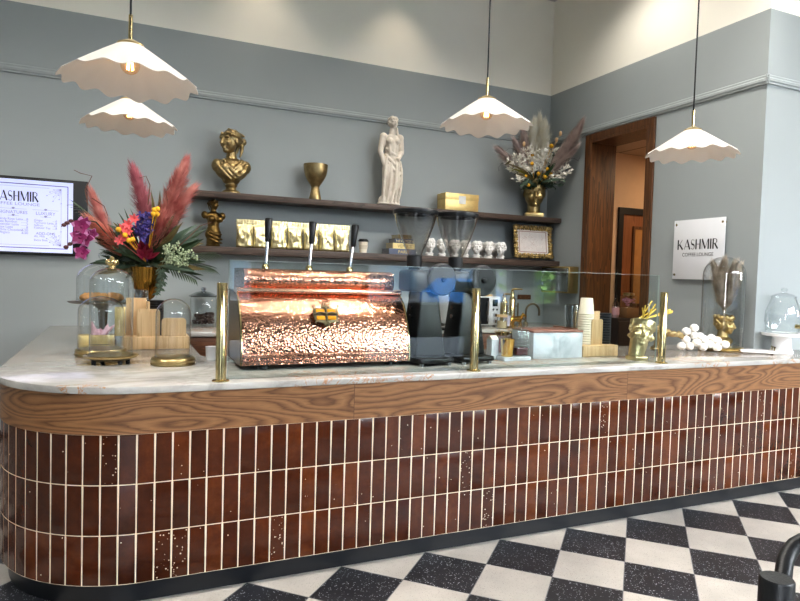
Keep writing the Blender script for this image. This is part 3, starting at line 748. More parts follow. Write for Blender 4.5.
# standing statue
p = place(388.5, 203.5, SY); k = .83
t = thing('standing_statue', 'tall cream statue of a draped standing woman on the upper shelf', 'statue', (p.x, SY, US))
bm = NB()
ell(bm, (0, 0, .02), (.115, .075, .026)); ell(bm, (-.05, -.01, .05), (.055, .05, .05)); ell(bm, (.05, .0, .045), (.06, .05, .04))
caps(bm, (.0, 0, .06), (.012, 0, .38), .072, .07); caps(bm, (-.02, -.01, .05), (-.02, -.02, .34), .05, .058); caps(bm, (.035, 0, .05), (.045, 0, .36), .055, .06)
ell(bm, (.015, 0, .42), (.082, .062, .09)); caps(bm, (.015, 0, .44), (.015, 0, .56), .064, .066); ell(bm, (.015, 0, .60), (.078, .052, .06))
for s in (-1, 1):
    ell(bm, (.015 + s * .035, -.045, .585), (.03, .03, .03)); ell(bm, (.015 + s * .082, 0, .63), .036)
caps(bm, (.015, 0, .62), (.02, -.002, .70), .034, .03)
caps(bm, (-.07, 0, .63), (-.098, -.01, .49), .032, .027); caps(bm, (-.098, -.01, .49), (-.062, -.045, .35), .026, .018); ell(bm, (-.055, -.05, .335), (.018, .02, .026))
caps(bm, (.10, 0, .63), (.115, .0, .50), .031, .026); caps(bm, (.115, 0, .50), (.06, -.07, .43), .025, .018); ell(bm, (.05, -.075, .425), (.02, .018, .016))
folds(bm, [((-.05, -.05, .44), (-.075, -.045, .03), (-.01, -.02, 0)), ((-.01, -.06, .42), (-.045, -.06, .03), (.01, -.02, 0)), ((.03, -.065, .43), (-.01, -.07, .03), (.02, -.02, 0)), ((.06, -.06, .42), (.03, -.07, .03), (.01, -.02, 0)),
           ((.09, -.04, .40), (.07, -.05, .03), (.01, -.02, 0)), ((-.06, -.03, .47), (.08, -.05, .36), (0, -.03, -.03)), ((-.06, -.03, .44), (.085, -.05, .31), (0, -.035, -.05)), ((.10, -.02, .42), (.095, -.01, .05), (.02, 0, 0)), ((-.055, -.03, .52), (.07, -.045, .46), (0, -.02, -.02)),
           ((.085, -.03, .42), (.06, -.07, .16), (.02, -.02, 0)), ((-.03, -.05, .56), (-.02, -.055, .46), (0, 0, 0)), ((.05, -.05, .56), (.04, -.06, .46), (0, 0, 0))], .0135)
tube(bm, [(.02 + .045, .02, .73), (.02 + .055, .01, .66), (.015 + .06, -.03, .60)], [.016, .014, .006], 8)
head(bm, .118, (.022, -.006, .70), rz=.12, hair='curls', seed=4, neck=False)
xf(bm, Matrix.Scale(k / .83, 4))
obj('figure', sculpt(bm, .005, 2), STONE, t, ang=180)
# gold gift box
a, b = on(445, 209.5, 'y', 2.575), on(478.5, 211, 'y', 2.575); w = b.x - a.x
t = thing('gift_box', 'pale gold oblong box with a white label on the upper shelf', 'box', ((a.x + b.x) / 2, 2.575 + .085, US))
obj('base', bx(NB(), (0, 0, .06), (w - .004, .166, .12), .002), CARDGOLD, t); obj('lid', bx(NB(), (0, 0, .135), (w, .17, .06), .002), CARDGOLD, t)
obj('label_patch', bx(NB(), (0, -.0858, .105), (.075, .0008, .075)), mat('white label', (220, 220, 216), .6), t)
# flower head vase (upper shelf)
VX = place(534.5, 214, 2.64).x
t = thing('head_planter', 'large gold face vase holding dried flowers at the shelf corner', 'vase', (VX, 2.655, US), -.48)
obj('plinth', bx(NB(), (0, 0, .022), (.185, .15, .044), .004), GOLD, t)
bm = NB(); caps(bm, (0, .02, .06), (0, .015, .16), .066, .066); ell(bm, (0, .0, .225), (.098, .105, .115)); ell(bm, (0, -.005, .16), (.07, .08, .06))
lathe(bm, [(0, .19), (.09, .19), (.108, .26), (.112, .325), (0, .325)])
caps(bm, (0, -.098, .262), (0, -.118, .205), .012, .017); ell(bm, (0, -.11, .200), (.024, .016, .011))
for s in (-1, 1):
    caps(bm, (s * .016, -.104, .272), (s * .082, -.078, .268), .011, .008); ell(bm, (s * .042, -.090, .246), (.022, .012, .011)); ell(bm, (s * .05, -.07, .205), (.035, .035, .035)); ell(bm, (s * .10, .0, .24), (.014, .025, .035))
ell(bm, (0, -.098, .172), (.03, .014, .007)); ell(bm, (0, -.095, .158), (.025, .014, .008)); ell(bm, (0, -.082, .125), (.032, .026, .022)); ell(bm, (0, .02, .06), (.07, .068, .02))
obj('face', sculpt(bm, .0045, 2), GOLD, t, ang=180)
# bronze torso (lower shelf)
p = place(213, 247, SY)
t = thing('female_torso', 'dark gold armless female torso beside the red bouquet, lower shelf', 'statue', (p.x, SY, LS), .25)
bm = NB(); ell(bm, (0, 0, .01), (.062, .05, .016)); caps(bm, (0, 0, .03), (0, 0, .14), .055, .052); ell(bm, (0, 0, .10), (.068, .052, .06)); caps(bm, (0, 0, .14), (0, 0, .24), .044, .052); ell(bm, (0, 0, .245), (.072, .045, .04))
for s in (-1, 1): ell(bm, (s * .034, -.045, .222), (.03, .03, .028)); ell(bm, (s * .075, .0, .255), (.026, .03, .032))
caps(bm, (0, 0, .26), (0, 0, .31), .026, .022)
folds(bm, [((-.06, -.03, .10), (.06, -.04, .06), (0, -.03, -.01)), ((-.06, -.03, .07), (.06, -.04, .03), (0, -.035, -.01)), ((-.05, -.04, .12), (.055, -.04, .10), (0, -.02, -.01))], .012)
head(bm, .088, (0, -.003, .303), rz=.5, hair='bun', neck=False)
obj('figure', sculpt(bm, .0038, 2), mat('dark antique gold', (118, 94, 54), .3, 1, .25, 24, .15, 80), t, ang=180)

# ---------------------------------------------------------------- foil coffee bags
def bag_mesh(seed):
    rnd = random.Random(seed); bm = NB(); NX, NZ = 20, 30; w, h, d = .138, .236, .034; g = {}
    for side in (-1, 1):
        for i in range(NX + 1):
            for j in range(NZ + 1):
                u = i / NX * 2 - 1; v = j / NZ
                edge = max(0, 1 - abs(u) ** 3.5); body = max(0, min(1, (v) / .05)) ** .5 * max(0, min(1, (.80 - v) / .30)) ** .7
                th = d * edge ** .6 * body + .0012
                if v > .80: th = .0014 + .0014 * sin(i * 1.9)
                k = noise.noise(Vector((u * 2.6, v * 4.5, seed * 3.1 + side))) * .011 * (body + .15) + noise.noise(Vector((u * 6, v * 9, seed + 5 + side))) * .004
                ww = w * (1 - .05 * math.exp(-((v - .45) / .2) ** 2)) * (1 + .015 * noise.noise(Vector((side, v * 6, seed))))
                if side == 1 and (i in (0, NX) or j in (0, NZ)): g[1, i, j] = g[-1, i, j]; continue
                y = side * (th + (k if edge > 0 else 0))
                if i in (0, NX) or j in (0, NZ): y = 0 if j == NZ or i in (0, NX) else y
                g[side, i, j] = bm.verts.new((u * ww / 2, y + noise.noise(Vector((u * 1.5, v * 3, seed * 7))) * .004, v * h))
    for side in (-1, 1):
        for i in range(NX):
            for j in range(NZ):
                q = [g[side, i, j], g[side, i + 1, j], g[side, i + 1, j + 1], g[side, i, j + 1]]
                if len(set(q)) == 4: bm.faces.new(q if side < 0 else q[::-1])
    return bm
PRINT = mat('dark print', (70, 54, 26), .5)
xs = [244.5, 261, 278.5, 295, 311, 326.5, 341.5]
names = ['leftmost gold foil coffee bag, next to the dark gold torso', 'second gold foil coffee bag from the torso on the lower shelf', 'third gold foil coffee bag from the torso, behind the first black lever', 'middle one of the seven gold foil coffee bags', 'fifth gold foil coffee bag from the torso, behind the second black lever', 'second to last gold foil coffee bag towards the paper cup', 'gold foil coffee bag at the right end of the row, nearest the paper cup']
for i, (u, lb) in enumerate(zip(xs, names)):
    p = on(u, 248, 'y', 2.60)
    t = thing('coffee_bag', lb, 'coffee bag', (p.x, 2.602 + .003 * (i % 2), LS), random.uniform(-.06, .06) if i else -.22, 'gold coffee bags on the lower shelf')
    obj('pouch', bag_mesh(i + 1), FOIL, t, ang=50)
    bm = NB(); rnd = random.Random(i)
    for s in (-1, 1):
        bm = NB()
        for k in range(7):
            z = .055 + k * .014; strip(bm, [(s * .052 + rnd.uniform(-.003, .003), z), (s * .052 + rnd.uniform(-.005, .005), z + .014)], [.006, .002], lambda x, y: (x, -.034, y))
        obj('side_print', bm, PRINT, t, False)
    obj('seal', bx(NB(), (0, 0, .206), (.146, .0065, .006), .001), FOIL, t)

# small paper cup with black lid
def paper_cup(loc, h, r, lb, cat='paper cup', group=None, lid=True, nm='paper_cup'):
    t = thing(nm, lb, cat, loc, 0, group)
    obj('cup', lathe(NB(), [(0, .003), (r * .70, .003), (r * .70, 0), (r * .73, 0), (r, h), (r + .002, h + .001), (r + .002, h - .003), (r - .003, h - .003), (r * .70, .006), (0, .006)][0:10]), PAPER, t)
    if lid: obj('lid', lathe(NB(), [(r + .003, h - .006), (r + .005, h), (r + .003, h + .006), (r * .9, h + .012), (r * .86, h + .018), (0, h + .017)]), BLACK, t)
    return t
p = place(363, 254, 2.62); t = paper_cup((p.x, 2.62, LS), .108, .043, 'small cream takeaway cup with black lid on the lower shelf')
obj('sleeve', lathe(NB(), [(.0375, .035), (.0415, .07)]), mat('cup sleeve', (222, 210, 188), .8), t)

# stacked books
bk = [(382.5, 416, .052, (92, 100, 120), 'PARIS', (216, 190, 120), 'thick blue grey book at the bottom of the shelf stack, titled PARIS'),
      (386, 414.5, .052, (226, 206, 148), 'VENICE', (150, 128, 78), 'pale yellow book in the shelf stack, titled VENICE'),
      (388.5, 413, .040, (56, 66, 92), 'NEW YORK', (216, 200, 160), 'dark navy book in the shelf stack, titled NEW YORK'),
      (391, 411, .036, (112, 96, 54), 'LONDON', (66, 56, 36), 'olive gold book on top of the shelf stack, titled LONDON')]
z = LS
for i, (ua, ub, th, c, ti, tc, lb) in enumerate(bk):
    a, b = on(ua + 6.5, 250, 'y', 2.57), on(ub, 250, 'y', 2.57); w = b.x - a.x; dpt = .175 - i * .008
    t = thing('book', lb, 'book', ((a.x + b.x) / 2, 2.57 + dpt / 2, z), [0, .02, -.02, .03][i], 'books stacked on the lower shelf')
    cm = mat('book cloth ' + ti, c, .55)
    obj('cover', prism(NB(), [(-dpt / 2, 0), (dpt / 2, 0), (dpt / 2, .003), (-dpt / 2 + .004, .003), (-dpt / 2 + .004, th - .003), (dpt / 2, th - .003), (dpt / 2, th), (-dpt / 2, th)], 'x', -w / 2, w / 2), cm, t, False)
    obj('pages', bx(NB(), (0, .001, th / 2), (w - .006, dpt - .010, th - .0064)), mat('page edges %d' % i, (150, 152, 158) if i in (0, 2) else (206, 196, 168), .8), t)
    bm = NB(); text_on(bm, ti, th * .78, (.01, -dpt / 2 - .0006, th * .2), (1, 0, 0), (0, 0, 1), sx=1.1); obj('title', bm, mat('title ' + ti, tc, .4), t, False)
    z += th + .0006

# white head planters
def planter():
    t = thing('head_vase', 'x', 'vase')
    bm = NB(); head(bm, .130, (0, 0, .034), hair='curls', seed=11, neck=True)
    caps(bm, (0, .012, .0), (0, .012, .05), .028, .026); lathe(bm, [(0, 0), (.036, 0), (.036, .010), (.03, .016), (0, .016)], (0, .012, 0)); ell(bm, (0, .01, .022), (.042, .026, .014))
    lathe(bm, [(0, .12), (.034, .12), (.034, .163), (0, .163)], (0, .008, 0), 20)
    me = sculpt(bm, .0034, 1)
    for v in me.vertices:
        if v.co.z < 0: v.co.z = 0
    obj('face', me, PLASTER, t, ang=180)
    obj('opening', lathe(NB(), [(.028, .1640), (.0, .1638)], (0, .008, 0), 20), mat('painted opening shade', (96, 94, 92), .9), t)  # flat grey disc on the closed top, shade of a hollow in its colour
    return t
hp = [(429, 2.60, .5, 'small white head vase seen behind the first hopper, first in its row'), (441.5, 2.60, .45, 'small white head vase between the two grinder hoppers'), (454, 2.60, .5, 'small white head vase at the left edge of the second hopper'),
      (464.5, 2.60, .4, 'small white head vase seen straight through the second hopper'), (476, 2.60, .45, 'small white head vase just right of the second hopper'), (488, 2.60, .2, 'small white head vase second from the right in the front row'), (500, 2.60, .1, 'small white head vase at the right end, nearest the framed picture'),
      (482.5, 2.735, .3, 'small white head vase in the back row, left of two'), (494, 2.735, .3, 'small white head vase in the back row, right of two')]
first = None
for u, y, rz, lb in hp:
    p = on(u, 257, 'y', y)
    t = planter() if first is None else copy_tree(first)
    first = first or t
    t.location = (p.x, y - .01, LS); t.rotation_euler = (0, 0, rz - .78); t['label'] = lb; t['group'] = 'white head vases on the lower shelf'

# framed picture leaning at the shelf end
a, b = on(513.5, 257, 'y', 2.63), on(555.5, 259, 'y', 2.63); w = min(b.x, XR - .035) - a.x; H = .345
t = thing('framed_picture', 'picture in an ornate gold frame leaning at the lower shelf end', 'picture frame', ((a.x + min(b.x, XR - .035)) / 2, 2.62, LS + .020)); t.rotation_euler = (-.13, 0, 0)
bm = NB(); fw = .045; rnd = random.Random(5); loop = []
cs = [(-w / 2 + fw * .6, fw * .6), (w / 2 - fw * .6, fw * .6), (w / 2 - fw * .6, H - fw * .6), (-w / 2 + fw * .6, H - fw * .6)]
for i in range(4):
    a_, b_ = Vector(cs[i]), Vector(cs[(i + 1) % 4]); n = int((b_ - a_).length / .026)
    tube(bm, [(a_.x, 0, a_.y), (b_.x, 0, b_.y)], .014, 8)
    dr = (b_ - a_).normalized(); nr = Vector((dr.y, -dr.x))
    for k in range(n + 1):
        q = a_.lerp(b_, k / n)
        for s in (-1, 1):
            e = q + nr * s * .017 + dr * rnd.uniform(-.006, .006); ell(bm, (e.x, -.004, e.y), (rnd.uniform(.010, .015), .012, rnd.uniform(.008, .013)), RY(rnd.random() * 3), sub=2)
        if k % 2 == 0: ell(bm, (q.x, -.012, q.y), (.011, .010, .011), sub=2)
for c_ in cs:
    for k in range(5): ell(bm, (c_[0] + .02 * cos(k * 1.256), -.008, c_[1] + .02 * sin(k * 1.256)), (.016, .014, .014), sub=2)
obj('frame', sculpt(bm, .0034, 1), mat('ornate gold', (184, 158, 106), .3, 1, .7, 55), t, ang=180)
obj('backing', bx(NB(), (0, .012, H / 2), (w - .02, .010, H - .02), .002), BLACKM, t)
bm = NB(); pw, ph = w - fw * 2.1, H - fw * 2.1
obj('print', bx(NB(), (0, .004, H / 2), (pw, .002, ph)), mat('pale print', (232, 224, 218), .25, var=.06, vscale=20), t)
bm = NB(); rnd = random.Random(2)
for k in range(40):
    x, z = rnd.uniform(-pw * .34, pw * .34), H / 2 + rnd.uniform(-ph * .3, ph * .3); an = rnd.random() * 6
    strip(bm, [(x + .022 * math.cos(an + .5 * j) * (1 - .1 * j), z + .02 * math.sin(an + .5 * j) * (1 - .1 * j)) for j in range(6)], [.0012] * 6, lambda x_, y_: (x_, .0026, y_))
for s in (-1, 1): bx(bm, (s * pw * .43, .0026, H / 2), (.010, .0006, ph * .86)); bx(bm, (0, .0026, H / 2 + s * ph * .42), (pw * .86, .0006, .008))
obj('line_drawing', bm, mat('faint pink drawing', (184, 152, 140), .5), t, False)
obj('easel_back', bx(NB(), (0, .045, .12), (.06, .006, .235), .001, RX(-.22)), BLACKM, t)
a, b = on(503, 258, 'y', 2.60), on(524, 259, 'y', 2.60)
o = obj('black_slate', bx(NB(), ((a.x + b.x + .36) / 2, 2.635, LS + .006), (b.x - a.x + .36, .13, .012), .003), BLACKM); tag(o, 'flat black slate lying under the framed picture on the lower shelf', 'slate')
# ================================================================ glass sneeze guard and posts
pts = [on(220.5, 381, 'z', CT), on(474.5, 371, 'z', CT), on(658, 362.5, 'z', CT)]
GY = 0.036
gx0, gx1 = on(228.5, 300, 'y', GY).x, on(658, 300, 'y', GY).x
PW = ['brass post at the left end of the glass screen, beside the copper machine', 'brass post standing in front of the second black grinder', 'brass post at the right end of the glass screen, beside the straw vase']
for p, lb in zip(pts, PW):
    t = thing('screen_post', lb, 'post', (p.x, 0.0, CT), 0, 'brass posts holding the glass screen')
    obj('post_tube', lathe(NB(), [(0, .004), (.0215, .004), (.0215, .410), (.0195, .413), (0, .413)], seg=32), BRASS, t)
    obj('flange', lathe(NB(), [(0, 0), (.036, 0), (.036, .004), (.031, .007), (.022, .008), (0, .008)]), BRASS, t)
xm = pts[1].x
for a, b, lb in ((gx0, xm - .003, 'left clear glass panel shielding the copper machine and first grinder'), (xm + .003, gx1, 'right clear glass panel between the middle and right brass posts')):
    t = thing('glass_screen', lb, 'glass panel', ((a + b) / 2, GY, CT + .0005), 0, 'glass screen panels on the counter')
    w = b - a; h = 1.393 - CT
    obj('pane', bx(NB(), (0, 0, h / 2), (w, .010, h)), CLEAR_S, t, False)
    bm = NB(); bx(bm, (0, 0, h + .0006), (w, .010, .0012)); 
    obj('polished_edge', bm, GLASSEDGE, t, False)
    obj('polished_edge', bx(NB(), ((-w / 2 if a == gx0 else w / 2), 0, h / 2), (.0012, .010, h)), GLASSEDGE, t, False)

# ================================================================ copper espresso machine
MX0, MX1 = .008, .855
MZ = CT + .022
prof = [(.252, MZ)] + [(on(u, v, 'x', MX1).y - .0, on(u, v, 'x', MX1).z) for u, v in ((409.6, 350), (409, 338), (407.5, 322), (405.5, 310), (402.5, 300), (399, 293))]
y0 = prof[0][0]
t = thing('espresso_machine', 'hammered copper espresso machine with three black levers behind the glass', 'coffee machine', (0, 0, CT))
pr = [(.250, .024), (.252, .07), (.262, .14), (.280, .20), (.308, .26), (.345, .312), (.392, .352), (.415, .365)]
back = .74
bm = NB(); poly = pr + [(back, .365), (back, .024)]
NX = 2; prism(bm, poly, 'x', MX0, MX1); obj('body', bm, COPPER, t, ang=50)
bm = NB()
prism(bm, [(.236, .060), (.245, .060), (.252, .066), (.252, .074), (.245, .080), (.236, .074)], 'x', MX0 + .004, MX1 - .004)
obj('lower_rib', bevel_all(bm, .002, 2), COPPER, t)
bm = NB(); prism(bm, [(.240, .036), (.250, .034), (.250, .046), (.240, .046)], 'x', MX0 + .004, MX1 - .004); obj('lower_rib', bm, COPPER, t)
# ledge lip and rolled hood
bm = NB(); poly = [(.392 + .022 * cos(a), .372 + .014 * sin(a)) for a in [radians(d) for d in range(90, 271, 20)]] + [(.46, .358), (.46, .386)]
prism(bm, poly, 'x', MX0 - .012, MX1 + .006); obj('ledge', bm, mat('smooth copper', (240, 190, 164), .2, 1.0, .03), t)
bm = NB(); poly = [(.47 - .058 * cos(radians(d)), .425 + .055 * sin(radians(d))) for d in range(-62, 91, 8)] + [(.72, .48), (.72, .36), (.45, .36)]
prism(bm, poly, 'x', MX0 + .030, MX1 - .020); obj('hood', bm, COPPER, t, ang=50)
SIDE = mat('dark reflection side', (96, 74, 66), .3, .7, .1)  # dark brown stands in for dark surroundings mirrored in the copper
for x, s in ((MX0, -1), (MX1, 1)):
    bm = NB(); prism(bm, pr + [(back + .005, .372), (back + .005, .022)], 'x', x, x + s * .012); obj('side_panel', bm, SIDE, t, False)
    bm = NB(); tube(bm, [(x + s * .006, y - .002, z) for y, z in pr] + [(x + s * .006, .43, .372)], .0055, 8); obj('edge_trim', bm, BRASS, t)
for x in (MX0 + .11, MX1 - .08):
    for y in (.31, .66): obj('foot', lathe(NB(), [(0, 0), (.028, 0), (.026, .022), (0, .022)], (x, y, 0)), BLACK, t)
# badge: enamelled shield with crown and scrolls
bp = on(325.5, 315, 'y', .285)
nrm = Vector((0, -(.26 - .20), .308 - .280)); ang = math.atan2(.028, .06)
bm = NB()
poly = [(-.062, .036), (-.066, .022), (-.060, -.020), (-.05, -.034), (-.02, -.040), (0, -.062), (.02, -.040), (.05, -.034), (.060, -.020), (.066, .022), (.062, .036), (.03, .040), (0, .036), (-.03, .040)]
prism(bm, poly, 'y', 0, .006)
B = thing('badge_tmp', 'x', 'x')
bpv = Matrix.Translation((bp.x, .298 - .022, bp.z - CT)) @ Matrix.Rotation(-ang, 4, 'X')
bpl = obj('badge', bevel_all(bm, .0015, 2), mat('bronze badge', (128, 112, 84), .4, .8), t); bpl.matrix_local = bpv
bpy.data.objects.remove(B)
AMB = mat('amber enamel', (226, 152, 30), .25)
for sx_ in (-1, 1):
    for z0_, z1_ in ((-.026, -.004), (.008, .030)):
        obj('enamel_panel', bx(NB(), (sx_ * .028, -.002, (z0_ + z1_) / 2), (.044, .006, z1_ - z0_), .003), AMB, bpl)
bm = NB()
tube(bm, [(-.062, -.004, .004), (-.03, -.007, .012), (0, -.008, .006), (.03, -.007, .012), (.062, -.004, .004)], .005, 8); tube(bm, [(0, -.006, .036), (0, -.008, 0), (0, -.006, -.05)], .006, 8)
ell(bm, (0, -.004, -.046), (.018, .008, .014)); 
for k in range(-2, 3): tube(bm, [(k * .008, -.003, .040), (k * .013, -.004, .062)], .0035, 6); ell(bm, (k * .013, -.004, .064), .005, sub=1)
tube(bm, [(-.022, -.003, .042), (.022, -.003, .042)], .005, 8)
for s in (-1, 1): tube(bm, [(s * .06, -.003, .034), (s * .066, -.005, .044), (s * .058, -.005, .05)], .004, 6); tube(bm, [(s * .05, -.003, -.034), (s * .06, -.005, -.042)], .004, 6)
obj('crest', sculpt(bm, .0022, 1), mat('bronze scrollwork', (122, 108, 84), .35, .9, .3, 60), bpl, ang=180)
for u0, v0, u1, v1, u2, v2 in ((269, 218, 267.5, 242, 265.5, 264), (313, 221.5, 311.5, 244, 309, 267), (355.5, 224.5, 353, 247, 349.5, 270)):
    yv = .52; a, b, c = on(u0, v0, 'y', yv), on(u1, v1, 'y', yv - .004), on(u2, v2, 'y', yv - .01)
    dz = Vector((0, 0, CT)); a, b, c = a - dz, b - dz, c - dz; d = (a - b).normalized()
    lv = obj('lever', tube(NB(), [b + d * .01, b - (b - c) * .5, c - Vector((0, 0, .03))], [.008, .0095, .0095]), CHROME, t)
    obj('lever_grip', tube(NB(), [b, b + d * .008, b + d * .05, a - d * .012, a - d * .003, a], [.010, .0145, .0165, .0205, .0185, .010], 16), BLACK, lv)
    obj('lever_collar', lathe(NB(), [(0, 0), (.017, 0), (.017, .016), (.011, .024), (0, .024)], Vector((c.x, c.y, .479))), BRASS, lv)

# ================================================================ grinders
def make_grinder():
    t = thing('coffee_grinder', 'x', 'coffee grinder')
    obj('base_plate', bevel_all(prism(NB(), [(-.105, -.10), (.105, -.10), (.105, .16), (-.105, .16)], 'z', .014, .042), .008, 2), BLACK, t)
    for x in (-.085, .085):
        for y in (-.08, .14): obj('foot', lathe(NB(), [(0, 0), (.012, 0), (.012, .015), (0, .015)], (x, y, 0), 16), CHROME, t)
    bm = NB(); lo = [(-.095, -.03), (.095, -.03), (.095, .14), (-.095, .14)]; hi = [(-.05, .0), (.05, .0), (.05, .12), (-.05, .12)]
    A = [bm.verts.new((x, y, .042)) for x, y in lo]; B_ = [bm.verts.new((x, y, .42)) for x, y in hi]
    bm.faces.new(A[::-1]); bm.faces.new(B_)
    for k in range(4): bm.faces.new((A[k], A[(k + 1) % 4], B_[(k + 1) % 4], B_[k]))
    obj('column', bevel_all(bm, .012, 3), BLACK, t)
    obj('burr_housing', bevel_all(bx(NB(), (-.045, .05, .440), (.17, .14, .115)), .02, 3), BLACK, t)
    c = obj('burr_cover', tube(NB(), [(.055, .0, .450), (.055, -.012, .450), (.055, -.040, .450), (.055, -.046, .450)], [.080, .086, .086, .078], 40), mat('grinder disc', (22, 24, 28), .45), t, ang=30)
    obj('adjustment_dial', tube(NB(), [(.055, -.046, .450), (.055, -.058, .450), (.055, -.060, .450)], [.014, .014, .010], 28), BLACKM, c, ang=30)
    obj('chute', tube(NB(), [(-.02, .13, .41), (-.02, .15, .36), (-.02, .15, .31)], [.022, .019, .016], 16), CHROME, t)
    for k in range(2): obj('switch_button', tube(NB(), [(-.0745 + k * .0, .05, .30 - k * .05), (-.088, .05, .30 - k * .05)], .012, 16), CHROME, t)
    obj('portafilter_shelf', bx(NB(), (0, .165, .17), (.20, .09, .012), .004), BLACK, t)
    obj('collar', lathe(NB(), [(0, .495), (.030, .495), (.030, .508), (.040, .510), (.040, .570), (.036, .574), (0, .574)], (-.07, .05, 0), 32), BLACKM, t)
    h = obj('hopper', lathe(NB(), [(.036, .570), (.040, .583), (.078, .672), (.101, .738), (.112, .785), (.116, .803)], (-.07, .05, 0), 48), HOPPER, t)
    obj('hopper_lid', lathe(NB(), [(.112, .788), (.118, .788), (.120, .794), (.120, .808), (.115, .813), (.06, .811), (0, .811)], (-.07, .05, 0), 48), BLACK, h)
    return t
HOPPER = thin_glass('smoky hopper plastic', (232, 231, 229), 2.6)
g = make_grinder()
for i, (ub, lb) in enumerate(((436, 'black coffee grinder with clear hopper next to the copper machine'), (477.5, 'black coffee grinder with clear hopper behind the middle brass post'))):
    p = on(ub, 366.5 - i * 2, 'z', CT); q = g if i == 0 else copy_tree(g)
    q.location = (p.x, p.y + .10, CT); q.rotation_euler = (0, 0, .10); q['label'] = lb; q['group'] = 'coffee grinders on the counter'

# ================================================================ left end of the counter
def dome(t, r, h, knob=None, z0=0.0, seg=44, nm='glass_dome', neck=.72):
    pf = [(r, z0 + .002)] + [(r, z0 + (h - r * neck) * k / 6) for k in range(1, 6)] + arcpts(r, z0 + h - r * neck, 10, zr=r * neck)[:-1] + [(0, z0 + h)]
    g_ = obj(nm, lathe(NB(), pf, seg=seg), CLEAR, t, ang=180)
    obj('glass_rim', lathe(NB(), [(r, z0), (r + .003, z0 + .002), (r + .003, z0 + .006), (r, z0 + .008)], seg=seg), CLEAR, g_)
    if knob == 'gold':
        bm = NB(); lathe(bm, [(0, z0 + h - .004), (.018, z0 + h - .004), (.014, z0 + h + .01), (0, z0 + h + .012)])
        ell(bm, (0, 0, z0 + h + .026), (.024, .024, .02))
        for k in range(8): ell(bm, (.022 * cos(k * pi / 4), .022 * sin(k * pi / 4), z0 + h + .028), (.009, .009, .014), sub=2)
        ell(bm, (0, 0, z0 + h + .046), (.012, .012, .01)); obj('finial', sculpt(bm, .0025, 1), BRASS, g_, ang=180)
    elif knob: obj('finial', lathe(NB(), [(.010, z0 + h - .003), (.013, z0 + h + .012), (.026, z0 + h + .026), (.030, z0 + h + .042), (.02, z0 + h + .056), (0, z0 + h + .06)]), CLEAR, g_)
    return g_
# A: tall dome with gold finial on a footed tray
p = on(111, 362.5, 'z', CT)
t = thing('glass_cloche', 'tall empty glass cloche with gold finial on footed gold tray, nearest at left', 'cloche', (p.x, p.y, CT), 0, 'glass cloches on the left counter')
obj('tray', lathe(NB(), [(0, .016), (.085, .016), (.095, .02), (.122, .030), (.124, .038), (.112, .042), (.1, .036), (0, .034)], seg=48), BRUSHED, t)
for k in range(4): obj('foot', lathe(NB(), [(0, 0), (.010, 0), (.012, .018), (0, .018)], (.085 * cos(k * pi / 2 + .5), .085 * sin(k * pi / 2 + .5), 0), 16), BLACK, t)
dome(t, .098, .425, 'gold', .036)
# B: lower dome behind it
p = on(101, 355, 'z', CT)
t = thing('glass_cloche', 'shorter plain glass cloche on a round gold base behind the tall one', 'cloche', (p.x, p.y, CT), 0, 'glass cloches on the left counter')
obj('base', lathe(NB(), [(0, 0), (.124, 0), (.128, .008), (.122, .014), (.126, .026), (.118, .036), (0, .036)], seg=48), BRUSHED, t)
dome(t, .112, .275, None, .036)
# C: right dome
p = on(173, 364, 'z', CT)
t = thing('glass_cloche', 'empty round topped glass cloche on gold base left of the brass post', 'cloche', (p.x, p.y, CT), 0, 'glass cloches on the left counter')
obj('base', lathe(NB(), [(0, 0), (.102, 0), (.106, .006), (.102, .014), (.105, .022), (.102, .030), (.094, .036), (0, .036)], seg=48), BRUSHED, t)
dome(t, .083, .285, None, .036, neck=.95)
# cake stand with dome
yk = 1.62; p = on(103, 302, 'y', yk)
hp_ = p.z - CT
t = thing('cake_stand', 'bronze cake stand under a glass dome behind the cloches', 'cake stand', (p.x, yk, CT))
BRZ = mat('aged bronze', (116, 104, 84), .4, .8, .2)
obj('stand', lathe(NB(), [(0, 0), (.085, 0), (.08, .012), (.03, .03), (.022, .08), (.03, hp_ - .04), (.06, hp_ - .018), (.185, hp_ - .006), (.20, hp_ + .002), (.18, hp_ + .002), (0, hp_ - .004)], seg=48), BRZ, t)
dome(t, .150, .245, 'glass', hp_ + .002, nm='glass_dome')
BUN = mat('golden pastry', (204, 150, 88), .6, var=.3, vscale=20, bump=.15)
for k, (dx, dy) in enumerate(((-.085, -.04), (.0, -.07), (.082, -.035), (-.04, .06), (.05, .06))):
    tt = thing('bread_roll', ['golden bread roll at the left under the cake dome', 'golden bread roll at the front under the cake dome', 'golden bread roll at the right under the cake dome', 'golden bread roll at the back left under the cake dome', 'golden bread roll at the back right under the cake dome'][k], 'bread roll', (p.x + dx, yk + dy, CT + hp_ + .003), k, 'rolls under the cake dome')
    bm = NB(); ell(bm, (0, 0, .026), (.046, .036, .026)); 
    for j in range(-1, 2): tube(bm, [(j * .02, -.034, .022), (j * .02 + .006, 0, .053), (j * .02 + .01, .034, .022)], .006, 6)
    obj('crust', sculpt(bm, .004, 2), BUN, tt, ang=180)
